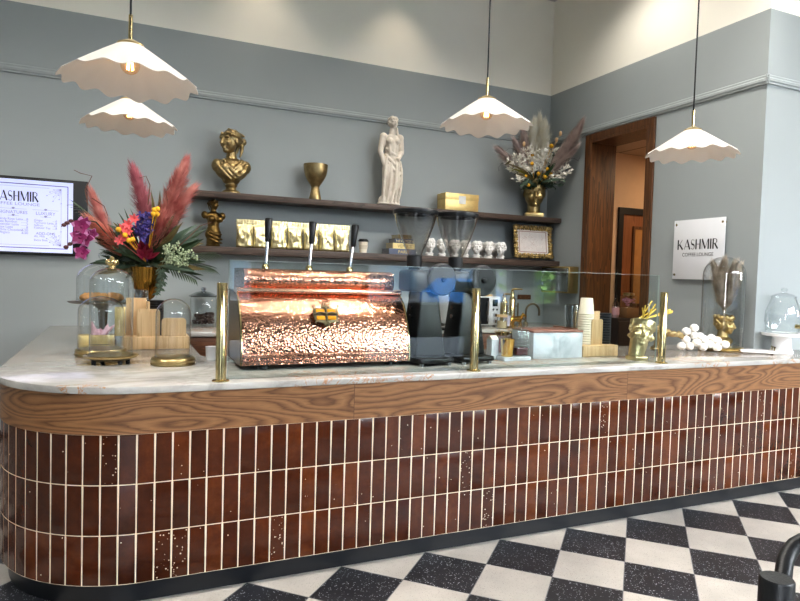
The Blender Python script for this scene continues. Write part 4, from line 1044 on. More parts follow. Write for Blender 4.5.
# gold tray box with pink quartz, gold card
p = on(96, 346.5, 'z', CT)
t = thing('tip_box', 'low gold box holding pink paper behind the cloches', 'box', (p.x, p.y, CT), .05)
bm = NB(); bx(bm, (0, 0, .035), (.195, .10, .070), .002); obj('box_body', bm, CARDGOLD, t)
obj('printed_line', bx(NB(), (.02, -.0505, .016), (.10, .0006, .004)), PRINT, t)
t = thing('paper_bundle', 'tuft of crumpled pink paper standing in the low gold box', 'paper', (p.x, p.y, CT + .0705))
bm = NB(); rnd = random.Random(9)
for k in range(9): 
    a = rnd.uniform(-.6, .6); x = rnd.uniform(-.03, .05); caps(bm, (x, rnd.uniform(-.02, .02), -.0), (x + .08 * sin(a) + .02, rnd.uniform(-.02, .02), .03 + rnd.random() * .05), .018, .006, 6)
bmesh.ops.scale(bm, vec=(1, 1, 1), verts=bm.verts)
me = sculpt(bm, .006, 0)
for v in me.vertices: v.co.z = max(0, v.co.z)
obj('tissue', me, mat('pink tissue', (222, 178, 190), .6), t, ang=10)
p = on(120, 340, 'y', 1.30); a, b = on(114.5, 336, 'y', 1.095), on(125.5, 307, 'y', 1.095)
t = thing('menu_card_holder', 'upright gold card on a clear foot between the cloches and bamboo caddy', 'card', ((a.x + b.x) / 2, 1.095, CT), .1)
obj('card', bx(NB(), (0, 0, (a.z + b.z) / 2 - CT), (b.x - a.x, .006, b.z - a.z), .001), CARDGOLD, t); obj('clear_stem', bx(NB(), (0, 0, (a.z - CT) / 2 + .002), (.02, .01, a.z - CT + .002), .002), CLEAR, t); obj('clear_foot', bx(NB(), (0, 0, .004), (.08, .07, .008), .002), CLEAR, t)
# bamboo caddies
def caddy(name, lb, a, b, depth, parts_, rz=0):
    t = thing(name, lb, 'caddy', ((a.x + b.x) / 2, (a.y + b.y) / 2, CT), rz); w = (b - a).length
    return t, w
def plate(bm, x0, x1, y, z0, z1, th=.012, rad=.02):
    pl = [(x0, z0), (x1, z0)] + [(x1 - rad + rad * cos(radians(d)), z1 - rad + rad * sin(radians(d))) for d in range(0, 91, 15)] + [(x0 + rad + rad * cos(radians(d)), z1 - rad + rad * sin(radians(d))) for d in range(90, 181, 15)]
    prism(bm, pl, 'y', y - th / 2, y + th / 2); return bm
a, b = on(123, 350, 'z', CT), on(191, 350.5, 'z', CT); w = b.x - a.x
t = thing('bamboo_caddy', 'bamboo caddy for cups and lids on the left counter', 'caddy', ((a.x + b.x) / 2, a.y, CT))
obj('tray_box', bx(NB(), (0, .13, .036), (w, .26, .072), .003), BAMBOO, t)
x = lambda u: on(u, 330, 'y', a.y + .02).x - (a.x + b.x) / 2
zz = lambda v, y=.02: on(150, v, 'y', a.y + y).z - CT
obj('front_panel', plate(NB(), x(136.5), x(160), .02, .070, zz(309)), BAMBOO, t, ang=30)
obj('rear_panel', plate(NB(), x(126), x(147), .14, .070, zz(298, .14), rad=.004), BAMBOO, t, ang=30)
obj('divider', bx(NB(), (x(148.5), .08, .070 + (zz(302) - .07) / 2), (.012, .12, zz(302) - .07), .002), BAMBOO, t)
obj('front_panel', plate(NB(), x(161.5), x(186), .02, .070, zz(318)), BAMBOO, t, ang=30)
cad = t
ux = lambda u, y: on(u, 320, 'y', y).x
# black lids pile and clear tumblers in the caddy
yy = a.y + .12; p = (ux(155.5, yy), yy, CT + .0725); n_l = 14; top = on(155, 300, 'y', yy).z
st = (top - p[2]) / n_l
L0 = None
for k in range(n_l):
    o = thing('cup_lid', 'black plastic lid in the pile standing in the left bamboo caddy', 'lid', (p[0], p[1], p[2] + k * st), 0, 'black lids in the left bamboo caddy') if L0 is None else copy_tree(L0)
    if L0 is None:
        obj('lid_disc', lathe(NB(), [(0, 0), (.042, 0), (.045, .004), (.045, st * .9), (.04, st * .97), (0, st * .97)]), BLACKM, o); L0 = o
    o.location = (p[0], p[1], p[2] + k * st)
    if k == n_l - 1: o['label'] = 'topmost black lid of the pile in the left bamboo caddy'
yy = a.y + .20; h_t = on(137, 289, 'y', yy).z - CT - .0725
for k, u in enumerate((141,)):
    t = thing('plastic_cup_stack', 'nested clear plastic cups upside down in the left bamboo caddy', 'cups', (ux(u, yy), yy, CT + .0725))
    lathe_p = [(.048, 0), (.046, h_t * .3), (.038, h_t * .98), (.03, h_t), (0, h_t)]
    obj('outer_cup', lathe(NB(), lathe_p), thin_glass('cloudy plastic', (196, 200, 204), 5.0, .15), t); 
    for j in range(5): obj('cup_rim', lathe(NB(), [(.0485, .004 + j * .016), (.050, .006 + j * .016), (.0485, .008 + j * .016)]), CLEAR, t)
# white espresso cup
p = on(212, 360.5, 'z', CT)
t = thing('espresso_cup', 'small white cup beside the left brass post', 'cup', (p.x, p.y + .02, CT))
obj('cup_body', lathe(NB(), [(0, .004), (.02, .004), (.021, 0), (.024, 0), (.028, .012), (.031, .068), (.0325, .07), (.029, .069), (.025, .014), (0, .01)]), PORCELAIN, t)
# glass jar on the back counter
p = on(203, 325.5, 'z', BZ)
t = thing('storage_jar', 'lidded glass jar of dark chocolates on the back counter', 'jar', (p.x, p.y, BZ))
obj('glass', lathe(NB(), [(0, .004), (.096, .004), (.104, .014), (.104, .225), (.098, .235)], seg=44), CLEAR, t)
l_ = obj('lid', lathe(NB(), [(.0, .238), (.112, .238), (.114, .246), (.10, .252), (.06, .272), (.022, .282), (0, .283)], seg=44), thin_glass('lid glass', (150, 158, 160), 2.6), t)
obj('knob', lathe(NB(), [(0, .282), (.012, .282), (.012, .288), (.022, .296), (.022, .308), (.012, .314), (0, .315)]), CHROME, l_)
bm = NB(); rnd = random.Random(3)
for k in range(60):
    a_ = rnd.random() * 6.3; q = .078 * math.sqrt(rnd.random()); bx(bm, (q * cos(a_), q * sin(a_), .02 + .075 * rnd.random()), (.034, .03, .016), .004, RZ(rnd.random() * 6) @ RX(rnd.random()))
tag(obj('chocolates', bm, mat('dark chocolate', (52, 34, 30), .4, var=.3), t), kind='stuff')
# ================================================================ right part of the counter
# small marble tray with tumbler and decanter
a, b = on(504.5, 361.5, 'z', CT), on(531, 360.5, 'z', CT); w = b.x - a.x
tx, ty = (a.x + b.x) / 2, a.y + .085
t = thing('serving_tray', 'small white marble tray under the gold tumbler and decanter', 'tray', (tx, ty, CT)); TH = .022
obj('slab', bx(NB(), (0, 0, TH / 2), (w, .17, TH), .003), MARBLE_W, t)
p = on(509, 358, 'z', CT + TH)
t = thing('gold_tumbler', 'shiny gold tumbler standing on the small marble tray', 'tumbler', (tx - .042, ty - .035, CT + TH))
obj('cup_wall', lathe(NB(), [(0, .002), (.030, .002), (.032, 0), (.034, .004), (.041, .098), (.042, .1), (.039, .099), (.031, .008), (0, .006)], seg=20, mod=lambda a_, z: 1 + .015 * cos(10 * a_)), mat('bright gold', (222, 184, 108), .15, 1, .05), t)
t = thing('decanter', 'square cut glass decanter with a little dark red drink, on the tray', 'decanter', (tx + .052, ty - .01, CT + TH))
g_ = obj('glass_body', bevel_all(bx(NB(), (0, 0, .076), (.092, .092, .150)), .010, 2), CLEAR, t)
bm = NB()
for j in range(5):
    for i in range(4): bx(bm, (-.033 + i * .022, -.0465, .055 + j * .02), (.016, .003, .014), .0014, RY(.78))
obj('cut_pattern', bm, CLEAR, g_)
obj('drink', bx(NB(), (0, 0, .027), (.082, .082, .044), .006), mat('dark red drink', (82, 18, 28), .1), t)
obj('neck', lathe(NB(), [(.02, .150), (.016, .16), (.018, .172)], seg=24), CLEAR, t)
obj('stopper', lathe(NB(), [(0, .165), (.012, .168), (.02, .18), (.014, .19), (0, .192)], seg=16), CLEAR, t)
# white milk jug, red glass jar with gold lid behind the tray
p = on(494, 359.5, 'z', CT)
t = thing('milk_carton', 'tall white paper carton between the second grinder and gold tumbler', 'carton', (p.x, p.y + .02, CT), .1)
obj('carton_body', bevel_all(bx(NB(), (0, 0, .058), (.05, .05, .116)), .003), mat('white card', (232, 233, 236), .5, var=.02), t); obj('fold', prism(NB(), [(-.024, .1165), (.024, .1165), (0, .136)], 'x', -.024, .024), PAPER, t, False)
for k, (u, c, lb) in enumerate(((501, (120, 40, 34), 'gold lidded jar of red syrup left of the decanter'), (512.5, (84, 34, 40), 'gold lidded jar of dark plum syrup behind the gold tumbler'))):
    p = on(u, 352.5, 'z', CT)
    t = thing('syrup_jar', lb, 'jar', (p.x, p.y, CT), 0, 'syrup jars behind the tray')
    obj('glass', lathe(NB(), [(.0, .002), (.036, .002), (.038, .008), (.038, .10), (.03, .112)], seg=28), CLEAR, t); obj('syrup', lathe(NB(), [(0, .005), (.034, .005), (.035, .09 - k * .02), (0, .09 - k * .02)], seg=28), mat('syrup %d' % k, c, .2), t)
    obj('lid', lathe(NB(), [(.031, .112), (.04, .113), (.04, .13), (.036, .133), (0, .133)], seg=28), BRASS, t)
# marble stand
a, b = on(533, 359, 'z', CT), on(582.5, 357.5, 'z', CT); H = on(533, 331, 'y', a.y).z - CT
w = b.x - a.x
t = thing('marble_riser', 'white marble box with pinkish stone top behind the right glass', 'riser', ((a.x + b.x) / 2, a.y + .11, CT))
obj('front_slab', bx(NB(), (0, -.10, (H - .012) / 2), (w, .02, H - .012), .001), MARBLE_W, t); 
for s in (-1, 1): obj('side_slab', bx(NB(), (s * (w / 2 - .01), .01, (H - .012) / 2), (.02, .199, H - .012), .001), MARBLE_W, t)
obj('back_slab', bx(NB(), (0, .10 + .0, (H - .012) / 2), (w - .041, .018, H - .012), .001), MARBLE_W, t)
obj('top_slab', bx(NB(), (0, 0, H - .0055), (w + .006, .226, .012), .002), mat('pinkish stone top', (156, 112, 100), .25, var=.15), t)
RTOP = CT + H + .0005; rx0 = a.x; ry0 = a.y
# brass horse figurine on the back worktop edge
p = on(515.5, 329, 'z', BZ)
hy = BY + .10; p = on(515.5, 328, 'y', hy); q0, q1 = on(506, 328, 'y', hy), on(524, 317, 'y', hy)
sc_ = (q1.x - q0.x) / .20
t = thing('horse_figurine', 'small brass horse figurine standing on the back worktop', 'figurine', (p.x, hy, BZ))
bm = NB(); caps(bm, (-.05, 0, .085), (.045, 0, .09), .026, .028)
for x_, dx in ((-.06, -.02), (-.04, .012), (.04, -.01), (.055, .022)): caps(bm, (x_, .012 * (1 if dx > 0 else -1), .075), (x_ + dx * .5, .012 * (1 if dx > 0 else -1), .04), .013, .009); caps(bm, (x_ + dx * .5, .012 * (1 if dx > 0 else -1), .04), (x_ + dx, .012 * (1 if dx > 0 else -1), .004), .008, .008)
caps(bm, (.05, 0, .095), (.085, 0, .125), .020, .014); caps(bm, (.08, 0, .128), (.112, 0, .112), .014, .009); tube(bm, [(-.065, 0, .1), (-.09, 0, .085), (-.1, 0, .05)], [.009, .011, .004], 8)
for s in (-1, 1): caps(bm, (.078, s * .006, .135), (.078, s * .008, .15), .005, .002)
xf(bm, Matrix.Scale(sc_, 4)); me = sculpt(bm, .0042, 1)
obj('body', me, mat('polished gold figurine', (226, 180, 98), .2, 1, .1), t, ang=180)
# right bamboo caddy with cups and lids
a, b = on(583, 357, 'z', CT), on(613, 355, 'z', CT); w = b.x - a.x; cx_ = (a.x + b.x) / 2
t = thing('bamboo_caddy', 'bamboo caddy with the paper cup tower behind the right glass panel', 'caddy', (cx_, a.y, CT))
obj('tray_box', bx(NB(), (0, .17, .034), (w, .34, .068), .003), BAMBOO, t)
X = lambda u, y: on(u, 330, 'y', a.y + y).x - cx_
Zv = lambda v, y: on(596, v, 'y', a.y + y).z - CT
obj('front_panel', plate(NB(), X(591.3, .05), X(602, .05), .05, .0685, Zv(319, .05), rad=.015), BAMBOO, t, ang=30)
obj('rear_panel', plate(NB(), X(574, .30), X(599, .30), .30, .0685, Zv(311, .30), rad=.006), BAMBOO, t, ang=30)
obj('side_panel', bx(NB(), (-w / 2 - .004, .17, .12), (.012, .24, .10), .003), DRAWERW, t)
yy = a.y + .10; base_z = CT + .0685; ctop = on(586, 298, 'y', yy).z; cxx = on(586, 320, 'y', yy).x
d_ = 15.5 * (RW @ (Vector((cxx, yy, 1.0)) - CAM)).z / F / 2
hcup = .105; n_c = 13; step = (ctop - base_z - hcup) / (n_c - 1); C0 = None
for k in range(n_c):
    if C0 is None:
        C0 = thing('paper_cup', 'cream paper cup in the upside down stack in the right bamboo caddy', 'paper cup', (0, 0, 0), 0, 'paper cups stacked in the right bamboo caddy')
        obj('cup_wall', lathe(NB(), [(d_ * .97, 0), (d_ * 1.02, .003), (d_ * 1.02, .007), (d_ * .97, .010), (d_ * .76, hcup - .001), (d_ * .74, hcup), (d_ * .70, hcup), (d_ * .69, hcup - .006), (0, hcup - .006)], seg=32), PAPER, C0); o = C0
    else: o = copy_tree(C0)
    o.location = (cxx, yy, base_z + .0004 + k * step)
    if k == n_c - 1: o['label'] = 'topmost cream paper cup of the stack in the right bamboo caddy'
yy = a.y + .09; xx = on(605, 330, 'y', yy).x; ztop = on(605, 313, 'y', yy).z; n_l = 12; st = (ztop - base_z) / n_l; L0 = None
for k in range(n_l):
    if L0 is None:
        o = L0 = thing('cup_lid', 'black plastic lid in the pile standing in the right bamboo caddy', 'lid', (0, 0, 0), 0, 'black lids in the right bamboo caddy')
        obj('lid_disc', lathe(NB(), [(0, 0), (.033, 0), (.036, .004), (.036, st * .9), (.03, st * .97), (0, st * .97)], seg=28), mat('slate black lid', (40, 46, 54), .4), o)
    else: o = copy_tree(L0)
    o.location = (xx, yy, base_z + .0004 + k * st)
    if k == n_l - 1: o['label'] = 'topmost black lid of the pile in the right bamboo caddy'
yy = a.y + .24; xx = on(571.5, 320, 'y', yy).x; ht = on(574, 305, 'y', yy).z - CT
t = thing('plastic_cup_stack', 'tall clear plastic tumbler left of the paper cup tower', 'cups', (xx, yy, CT))
obj('outer_cup', lathe(NB(), [(.034, .002), (.046, ht - .01), (.044, ht), (.03, ht + .004), (0, ht + .004)]), thin_glass('cloudy plastic right', (206, 210, 212), 4.0, .12), t)
for j in range(4): obj('cup_rim', lathe(NB(), [(.0465, ht - .012 - j * .015), (.048, ht - .010 - j * .015), (.0465, ht - .008 - j * .015)]), CLEAR, t)

# gold face vase holding straws
p0, p1 = on(630.5, 361.5, 'z', CT), on(649, 361, 'z', CT); vx, vy = (p0.x + p1.x) / 2 + .028, p0.y + .05
m_ = (RW @ (Vector((vx, vy, 1)) - CAM)).z / F
t = thing('face_vase', 'tilted pale gold face vase full of gold straws, left of the right post', 'vase', (vx, vy, CT))
PALE = mat('pale champagne gold', (222, 208, 166), .28, 1.0, .12, 18, .06, 50)
obj('plinth', bevel_all(bx(NB(), (0, 0, .012), (.094, .085, .024)), .003), PALE, t)
bm = NB(); h = .18
head(bm, h, (0, 0, .0), hair=None, neck=False)
lathe(bm, [(0, .10), (.062, .10), (.074, .14), (.076, .172), (0, .172)], (0, .012, 0))
for k in range(22):
    a_ = random.uniform(-.3, pi + .3); ell(bm, (.066 * cos(a_), .012 + .07 * sin(a_), random.uniform(.07, .165)), random.uniform(.012, .018), sub=2)
xf(bm, Matrix.Translation((.026, .01, .070)) @ (RZ(-.62) @ RX(-.30) @ RY(.16)).to_4x4())
caps(bm, (.004, .01, .025), (.028, .012, .12), .046, .055); ell(bm, (0, .005, .03), (.045, .04, .016))
me = sculpt(bm, .004, 1)
for v in me.vertices: v.co.z = max(v.co.z, .0242)
obj('face', me, PALE, t, ang=180)
mo = Vector((vx + .024, vy - .02 + .03, CT + .225))
obj('mouth', lathe(NB(), [(.05, 0), (0, .0005)], Vector((.060, .016, .243)), 24), mat('vase inside', (92, 76, 40), .6), t)
STR = mat('gold paper straw', (232, 200, 92), .35, .3, .1); STR2 = mat('white paper straw', (236, 230, 216), .5)
S_ = None; SD = [(642.5, 308), (645, 310.5), (645.5, 305), (648.5, 304), (649.5, 312), (652, 301), (651, 309), (655.5, 304), (654, 311), (656, 309), (670.5, 309.5), (672.5, 311), (672, 312.5)]
for k, (u, v) in enumerate(SD):
    tip = on(u, v, 'y', vy + (k % 3 - 1) * .02); ba = Vector((vx + .058 + (k % 4 - 1.5) * .016 + (.015 if k > 9 else 0), vy + .012 + (k % 3 - 1) * .018, CT + .250)); d = tip - ba
    lb = ['gold straw in the face vase, leaning right past the brass post' if k > 9 else 'upright gold straw standing in the face vase'][0]
    if k == 3: lb = 'single white straw among the gold straws in the face vase'
    o = thing('paper_straw', lb, 'straw', ba, 0, 'straws in the face vase')
    L_ = d.length; obj('tube', tube(NB(), [(0, 0, 0), (0, 0, L_)], .0044, 8), STR2 if k == 3 else STR, o); o.rotation_mode = 'QUATERNION'; o.rotation_quaternion = d.to_track_quat('Z', 'Y')
# gold branch ornament and the garland of white beads
yb = .50
t = thing('gold_hand_ornament', 'knotted gold arm ornament reaching towards the white beads', 'ornament', (on(672, 345, 'y', yb).x, yb, CT))
O = Vector(t.location); q = lambda u, v, dy=0: on(u, v, 'y', yb + dy) - O
bm = NB(); pts = [q(655, 327), q(660, 329), q(666, 332.5), q(672, 334), q(678, 334.5), q(684, 337), q(687, 339)]
for i in range(len(pts) - 1): caps(bm, pts[i], pts[i + 1], [.024, .021, .018, .023, .019, .014][i], [.021, .018, .023, .019, .014, .010][i])
rnd = random.Random(3)
for k in range(16): e = pts[2].lerp(pts[5], rnd.random()); ell(bm, e + Vector((rnd.uniform(-.01, .01), rnd.uniform(-.02, .01), rnd.uniform(-.02, .02))), rnd.uniform(.010, .018), sub=2)
for k in range(4): caps(bm, pts[4] + Vector((0, -.01, -.012 + .008 * k)), pts[5] + Vector((.02, -.02, -.03 + .014 * k)), .010, .007)
caps(bm, pts[1], Vector((pts[1].x - .01, .0, .03)), .026, .03); ell(bm, (pts[1].x - .01, 0, .016), (.06, .05, .016))
me = sculpt(bm, .005, 1)
for v in me.vertices: v.co.z = max(v.co.z, 0)
obj('arm', me, ANTIQUE, t, ang=180)
t = thing('bead_garland', 'garland of white wooden beads heaped on the counter by the sign', 'garland', (on(702, 350, 'z', CT).x, yb, CT)); O = Vector(t.location)
BEAD = mat('chalky white bead', (236, 233, 226), .6, var=.05, bump=.08)
bd = [(681.3, 346.3, 0), (689.5, 346.8, .0), (686, 339.5, .01), (686.2, 331.5, .01), (694.2, 328, .02), (693.5, 335, .03), (696.6, 342.5, .0), (700, 336.5, .06), (704, 339.2, .02), (703.2, 347.3, -.02), (711.5, 338, .05), (709.6, 344.4, .0), (717, 340.6, .0), (717, 348, -.03), (725, 344.5, -.02)]
last = None; pos_ = []
for k, (u, v, dy) in enumerate(bd):
    e = on(u, v, 'y', .49 - .14 * (u - 681) / 44 + dy * .5) - O; r_ = .0295
    if v > 346: e.z = r_ + .0008
    pos_.append(e); o = obj('bead', ell(NB(), (0, 0, 0), (r_, r_, r_ * .95), sub=3), BEAD, t, ang=180) if last is None else last.copy()
    if last is not None: COL.objects.link(o)
    o.location = e; last = last or o
obj('cord', tube(NB(), pos_, .003, 6), BLACKM, t)
# right cloche with gold bust and dried grass
p = on(720.6, 349.9, 'z', CT); m_ = (RW @ (Vector((p.x, p.y, 1)) - CAM)).z / F
t = thing('glass_cloche', 'tall glass cloche over the gold bust and grey grass at the right', 'cloche', (p.x, p.y, CT)); CL = Vector(p)
RB = 20 * m_; HD = on(722, 256.5, 'y', p.y).z - CT
obj('base', lathe(NB(), [(0, 0), (RB + .002, 0), (RB + .006, .007), (RB - .002, .016), (RB + .003, .022), (RB - .006, .03), (0, .03)], seg=48), BRUSHED, t)
dome(t, 19.5 * m_, HD - .03, None, .03, neck=.95)
t = thing('small_bust', 'small gold curly haired bust inside the right glass cloche', 'bust', (p.x, p.y - .01, CT + .0305))
bm = NB(); head(bm, .135, (.006, -.01, .085), rz=.35, hair='curls', seed=8); lathe(bm, [(0, .19), (.052, .19), (.056, .215), (0, .215)], (.006, 0, 0))
ell(bm, (0, 0, .035), (.085, .055, .036)); ell(bm, (0, 0, .012), (.055, .045, .014)); caps(bm, (0, .005, .03), (.004, .002, .09), .042, .036)
for k in range(14): a_ = k / 14 * 2 * pi; ell(bm, (.006 + .055 * cos(a_), .055 * sin(a_), .20 + .008 * (k % 2)), .017, sub=2)
me = sculpt(bm, .0042, 1)
for v in me.vertices: v.co.z = max(0, v.co.z)
obj('figure', me, GOLD, t, ang=180)
# cake stand with drink dispenser
p = on(781, 352.5, 'z', CT); m_ = (RW @ (Vector((p.x, p.y, 1)) - CAM)).z / F
hs = on(780, 333.5, 'y', p.y).z - CT
t = thing('cake_stand', 'white ceramic pedestal stand under the drinks dispenser', 'cake stand', (p.x, p.y, CT))
obj('pedestal', lathe(NB(), [(0, 0), (11.0 * m_, 0), (10.8 * m_, .012), (9.2 * m_, .03), (8.6 * m_, hs - .03), (9 * m_, hs - .024), (18 * m_, hs - .016), (18.6 * m_, hs + .004), (17.9 * m_, hs + .006), (17.2 * m_, hs - .004), (0, hs - .006)], seg=48), PORCELAIN, t)
hd = on(781, 297, 'y', p.y).z - CT - hs
t = thing('drink_dispenser', 'clear glass drinks dispenser with brass tap on the white stand', 'dispenser', (p.x, p.y, CT + hs - .0035))
r0 = 14.5 * m_
obj('jar_glass', lathe(NB(), [(0, .004), (r0 * .92, .004), (r0, .02), (r0 * 1.12, hd * .35), (r0 * 1.08, hd * .62), (r0 * .82, hd * .90), (r0 * .72, hd)], seg=48, mod=lambda a_, z: 1 + .012 * cos(16 * a_)), CLEAR, t)
l_ = obj('lid', lathe(NB(), [(r0 * .76, hd), (r0 * .78, hd + .008), (r0 * .5, hd + .024), (.012, hd + .034), (.012, hd + .042), (.022, hd + .054), (.014, hd + .066), (0, hd + .068)], seg=40), CLEAR, t)
bm = NB(); td = Vector((-.10, -.99, 0)).normalized(); sd = Vector((.99, -.10, 0))
b0 = td * (r0 * .98) + sd * .004; 
tube(bm, [b0 + Vector((0, 0, .062)), b0 + td * .05 + Vector((0, 0, .062))], [.016, .012], 14); caps(bm, b0 + td * .05 + Vector((0, 0, .062)), b0 + td * .06 + Vector((0, 0, .03)), .013, .010); tube(bm, [b0 + td * .05 + Vector((0, 0, .07)), b0 + td * .05 + Vector((0, 0, .09))], .007, 10); caps(bm, b0 + td * .05 + Vector((-.012, 0, .09)), b0 + td * .055 + sd * .045 + Vector((0, 0, .1)), .007, .006)
obj('tap', sculpt(bm, .0035, 1), BRASS, t, ang=180)
# white tray with gold handles
a, b = on(729, 351.5, 'z', CT), on(777, 354.3, 'z', CT); d = b - a; rz = math.atan2(d.y, d.x); c_ = (a + b) / 2 + Vector((-d.y, d.x, 0)).normalized() * .055
t = thing('serving_tray', 'flat white tray with two gold handles in front of the dispenser', 'tray', (c_.x, c_.y, CT), rz)
obj('board', bx(NB(), (0, 0, .011), (d.length, .13, .018), .003), PORCELAIN, t)
for s in (-1, 1):
    bm = NB(); x_ = s * (d.length / 2 - .012)
    for y_ in (-.03, .03): tube(bm, [(x_, y_, .02), (x_, y_, .042)], .0045, 8)
    tube(bm, [(x_, -.045, .044), (x_, .045, .044)], .006, 10); obj('handle', bm, BRASS, t)
    obj('foot', bx(NB(), (s * (d.length / 2 - .03), 0, .001), (.02, .1, .002)), BLACKM, t)

# ================================================================ back counter equipment
my = 2.36; a, b = on(486.5, 324, 'y', my), on(499, 324, 'y', my); tp = on(487, 296.5, 'y', my).z; h = tp - BZ - .012; xr = b.x + .01; xl = xr - .50
t = thing('microwave_oven', 'white microwave oven with round knobs behind the second grinder', 'microwave', ((xl + xr) / 2, my + .17, BZ)); wv = xr - xl
obj('case', bx(NB(), (0, 0, .012 + h / 2), (wv, .34, h), .008), mat('white appliance', (226, 227, 230), .3, var=.02), t)
dr = obj('door', bx(NB(), (-.06, -.176, .012 + h / 2), (wv - .15, .014, h - .02), .004), mat('oven door glass', (36, 38, 42), .15), t)
obj('handle', tube(NB(), [(wv / 2 - .155, -.20, .05), (wv / 2 - .155, -.20, h - .03)], .008), CHROME, dr)
pn = wv / 2 - .062
obj('display', bx(NB(), (pn, -.172, .012 + h * .78), (.055, .006, h * .24), .002), mat('dark display', (40, 54, 54), .2), t)
for k, (dz, r_) in enumerate(((.36, .018), (.14, .018))): obj('knob', tube(NB(), [(pn, -.17, .012 + h * dz), (pn, -.195, .012 + h * dz)], [r_, r_ * .85], 20), CHROME, t)
for s in (-1, 1): obj('button', tube(NB(), [(pn + s * .02, -.17, .012 + h * .55), (pn + s * .02, -.178, .012 + h * .55)], .010, 16), CHROME, t)
for s in (-1, 1):
    for y_ in (-.13, .13): obj('foot', lathe(NB(), [(0, 0), (.015, 0), (.015, .012), (0, .012)], (s * (wv / 2 - .04), y_, 0), 14), BLACK, t)
o = obj('wooden_board', bx(NB(), (0, 0, .009), (.16, .20, .018), .004), BAMBOO, None, loc=(xr - .16, my + .12, BZ + .012 + h + .0005)); tag(o, 'small wooden board lying on top of the white microwave', 'board')
# brass beer-tap style towers
def tower(u, vt, y, r, lb):
    p = on(u, 320, 'y', y); top = on(u, vt, 'y', y).z - BZ
    t = thing('brass_pump', lb, 'dispenser', (p.x, y, BZ), 0, 'brass dispensers on the back worktop')
    obj('base', lathe(NB(), [(0, 0), (r * 1.9, 0), (r * 1.9, .012), (r * 1.1, .02), (0, .02)], seg=28), BRASS, t)
    obj('column', lathe(NB(), [(0, .02), (r, .02), (r, top * .72), (r * .8, top * .76), (r * .55, top * .82), (r * .55, top * .94), (0, top * .94)], seg=28), BRASS, t)
    obj('pump_head', tube(NB(), [(0, 0, top * .93), (0, 0, top * .985), (.02, -.01, top), (.09, -.03, top)], [r * .45, r * .4, r * .3, r * .22], 12), mat('aged brass spout', (146, 122, 82), .3, 1), t)
tower(511.5, 289, 2.30, .030, 'tall brass pump dispenser with thin spout, right of the microwave')
tower(503.5, 294, 2.46, .036, 'shorter brass pump dispenser close beside the white microwave')
p = on(507, 320.5, 'y', 2.20); 
t = thing('water_bottle', 'clear bottle with grey cap in front of the brass pumps', 'bottle', (p.x, 2.20, BZ))
hb = on(507, 303, 'y', 2.20).z - BZ
obj('glass', lathe(NB(), [(0, .002), (.034, .002), (.036, .01), (.036, hb * .6), (.03, hb * .72), (.015, hb * .84), (.014, hb * .92), (0, hb * .92)]), CLEAR, t); obj('cap', lathe(NB(), [(0, hb * .92), (.017, hb * .92), (.017, hb), (0, hb)]), mat('grey cap', (150, 152, 158), .4), t)
obj('bottle_label', lathe(NB(), [(.0368, .02), (.0368, hb * .5)]), mat('pale label', (206, 200, 214), .6), t)
p = on(501.5, 320, 'y', 2.19)
t = thing('honey_jar', 'glass canister with a wooden lid before the microwave', 'jar', (p.x - .02, 2.15, BZ)); 
obj('glass', lathe(NB(), [(0, .002), (.046, .002), (.048, .01), (.048, .10), (.044, .105)]), CLEAR, t); obj('lid', lathe(NB(), [(0, .105), (.049, .105), (.049, .128), (0, .128)]), BAMBOO, t); obj('oats', lathe(NB(), [(0, .006), (.043, .006), (.043, .07), (0, .07)]), mat('oat filling', (206, 186, 150), .8), t)
# gooseneck tap
fx = on(528.5, 320, 'y', 2.55); top = on(530, 303, 'y', 2.55).z
t = thing('gooseneck_tap', 'dark bronze gooseneck tap on the back worktop', 'tap', (fx.x, 2.60, BZ)); H = top - BZ
obj('base', lathe(NB(), [(0, 0), (.028, 0), (.026, .014), (.016, .024), (0, .024)]), BRZ, t)
obj('spout', tube(NB(), [(0, 0, .02), (0, 0, H - .09)] + [(.075 - .075 * cos(radians(d)), -.02 * d / 180, H - .085 + .075 * sin(radians(d))) for d in range(15, 181, 15)] + [(.15, -.02, H - .13)], .0105, 12), BRZ, t)
obj('handle', tube(NB(), [(0, 0, .04), (-.05, -.02, .06)], [.008, .006], 10), BRZ, t)
# tall brass rod stand beside tap
p = on(517.5, 320, 'y', 2.45); hz = on(518, 303, 'y', 2.45).z - BZ
t = thing('towel_stand', 'slim bronze rod with a short crossbar between pumps and tap', 'stand', (p.x, 2.45, BZ))
obj('base', lathe(NB(), [(0, 0), (.05, 0), (.05, .008), (.01, .014), (0, .014)]), BRZ, t); obj('rod', tube(NB(), [(0, 0, .01), (0, 0, hz)], .008, 10), BRZ, t); obj('crossbar', tube(NB(), [(0, 0, hz - .03), (-.1, 0, hz - .03)], .006, 10), BRZ, t)
# plaque on the back wall
a, b = on(518, 294.5, 'y', YB - .01), on(530.5, 299.5, 'y', YB - .01)
t = thing('wall_plaque', 'small dark brown plaque on the back wall above the tap', 'plaque', ((a.x + b.x) / 2, YB - .0005, (a.z + b.z) / 2))
obj('board', bx(NB(), (0, -.008, 0), (b.x - a.x, .016, a.z - b.z), .003), WALNUT, t)
for s in (-1, 1): obj('screw', ell(NB(), (s * (b.x - a.x) * .3, -.017, 0), (.006, .003, .006), sub=2), BRASS, t)
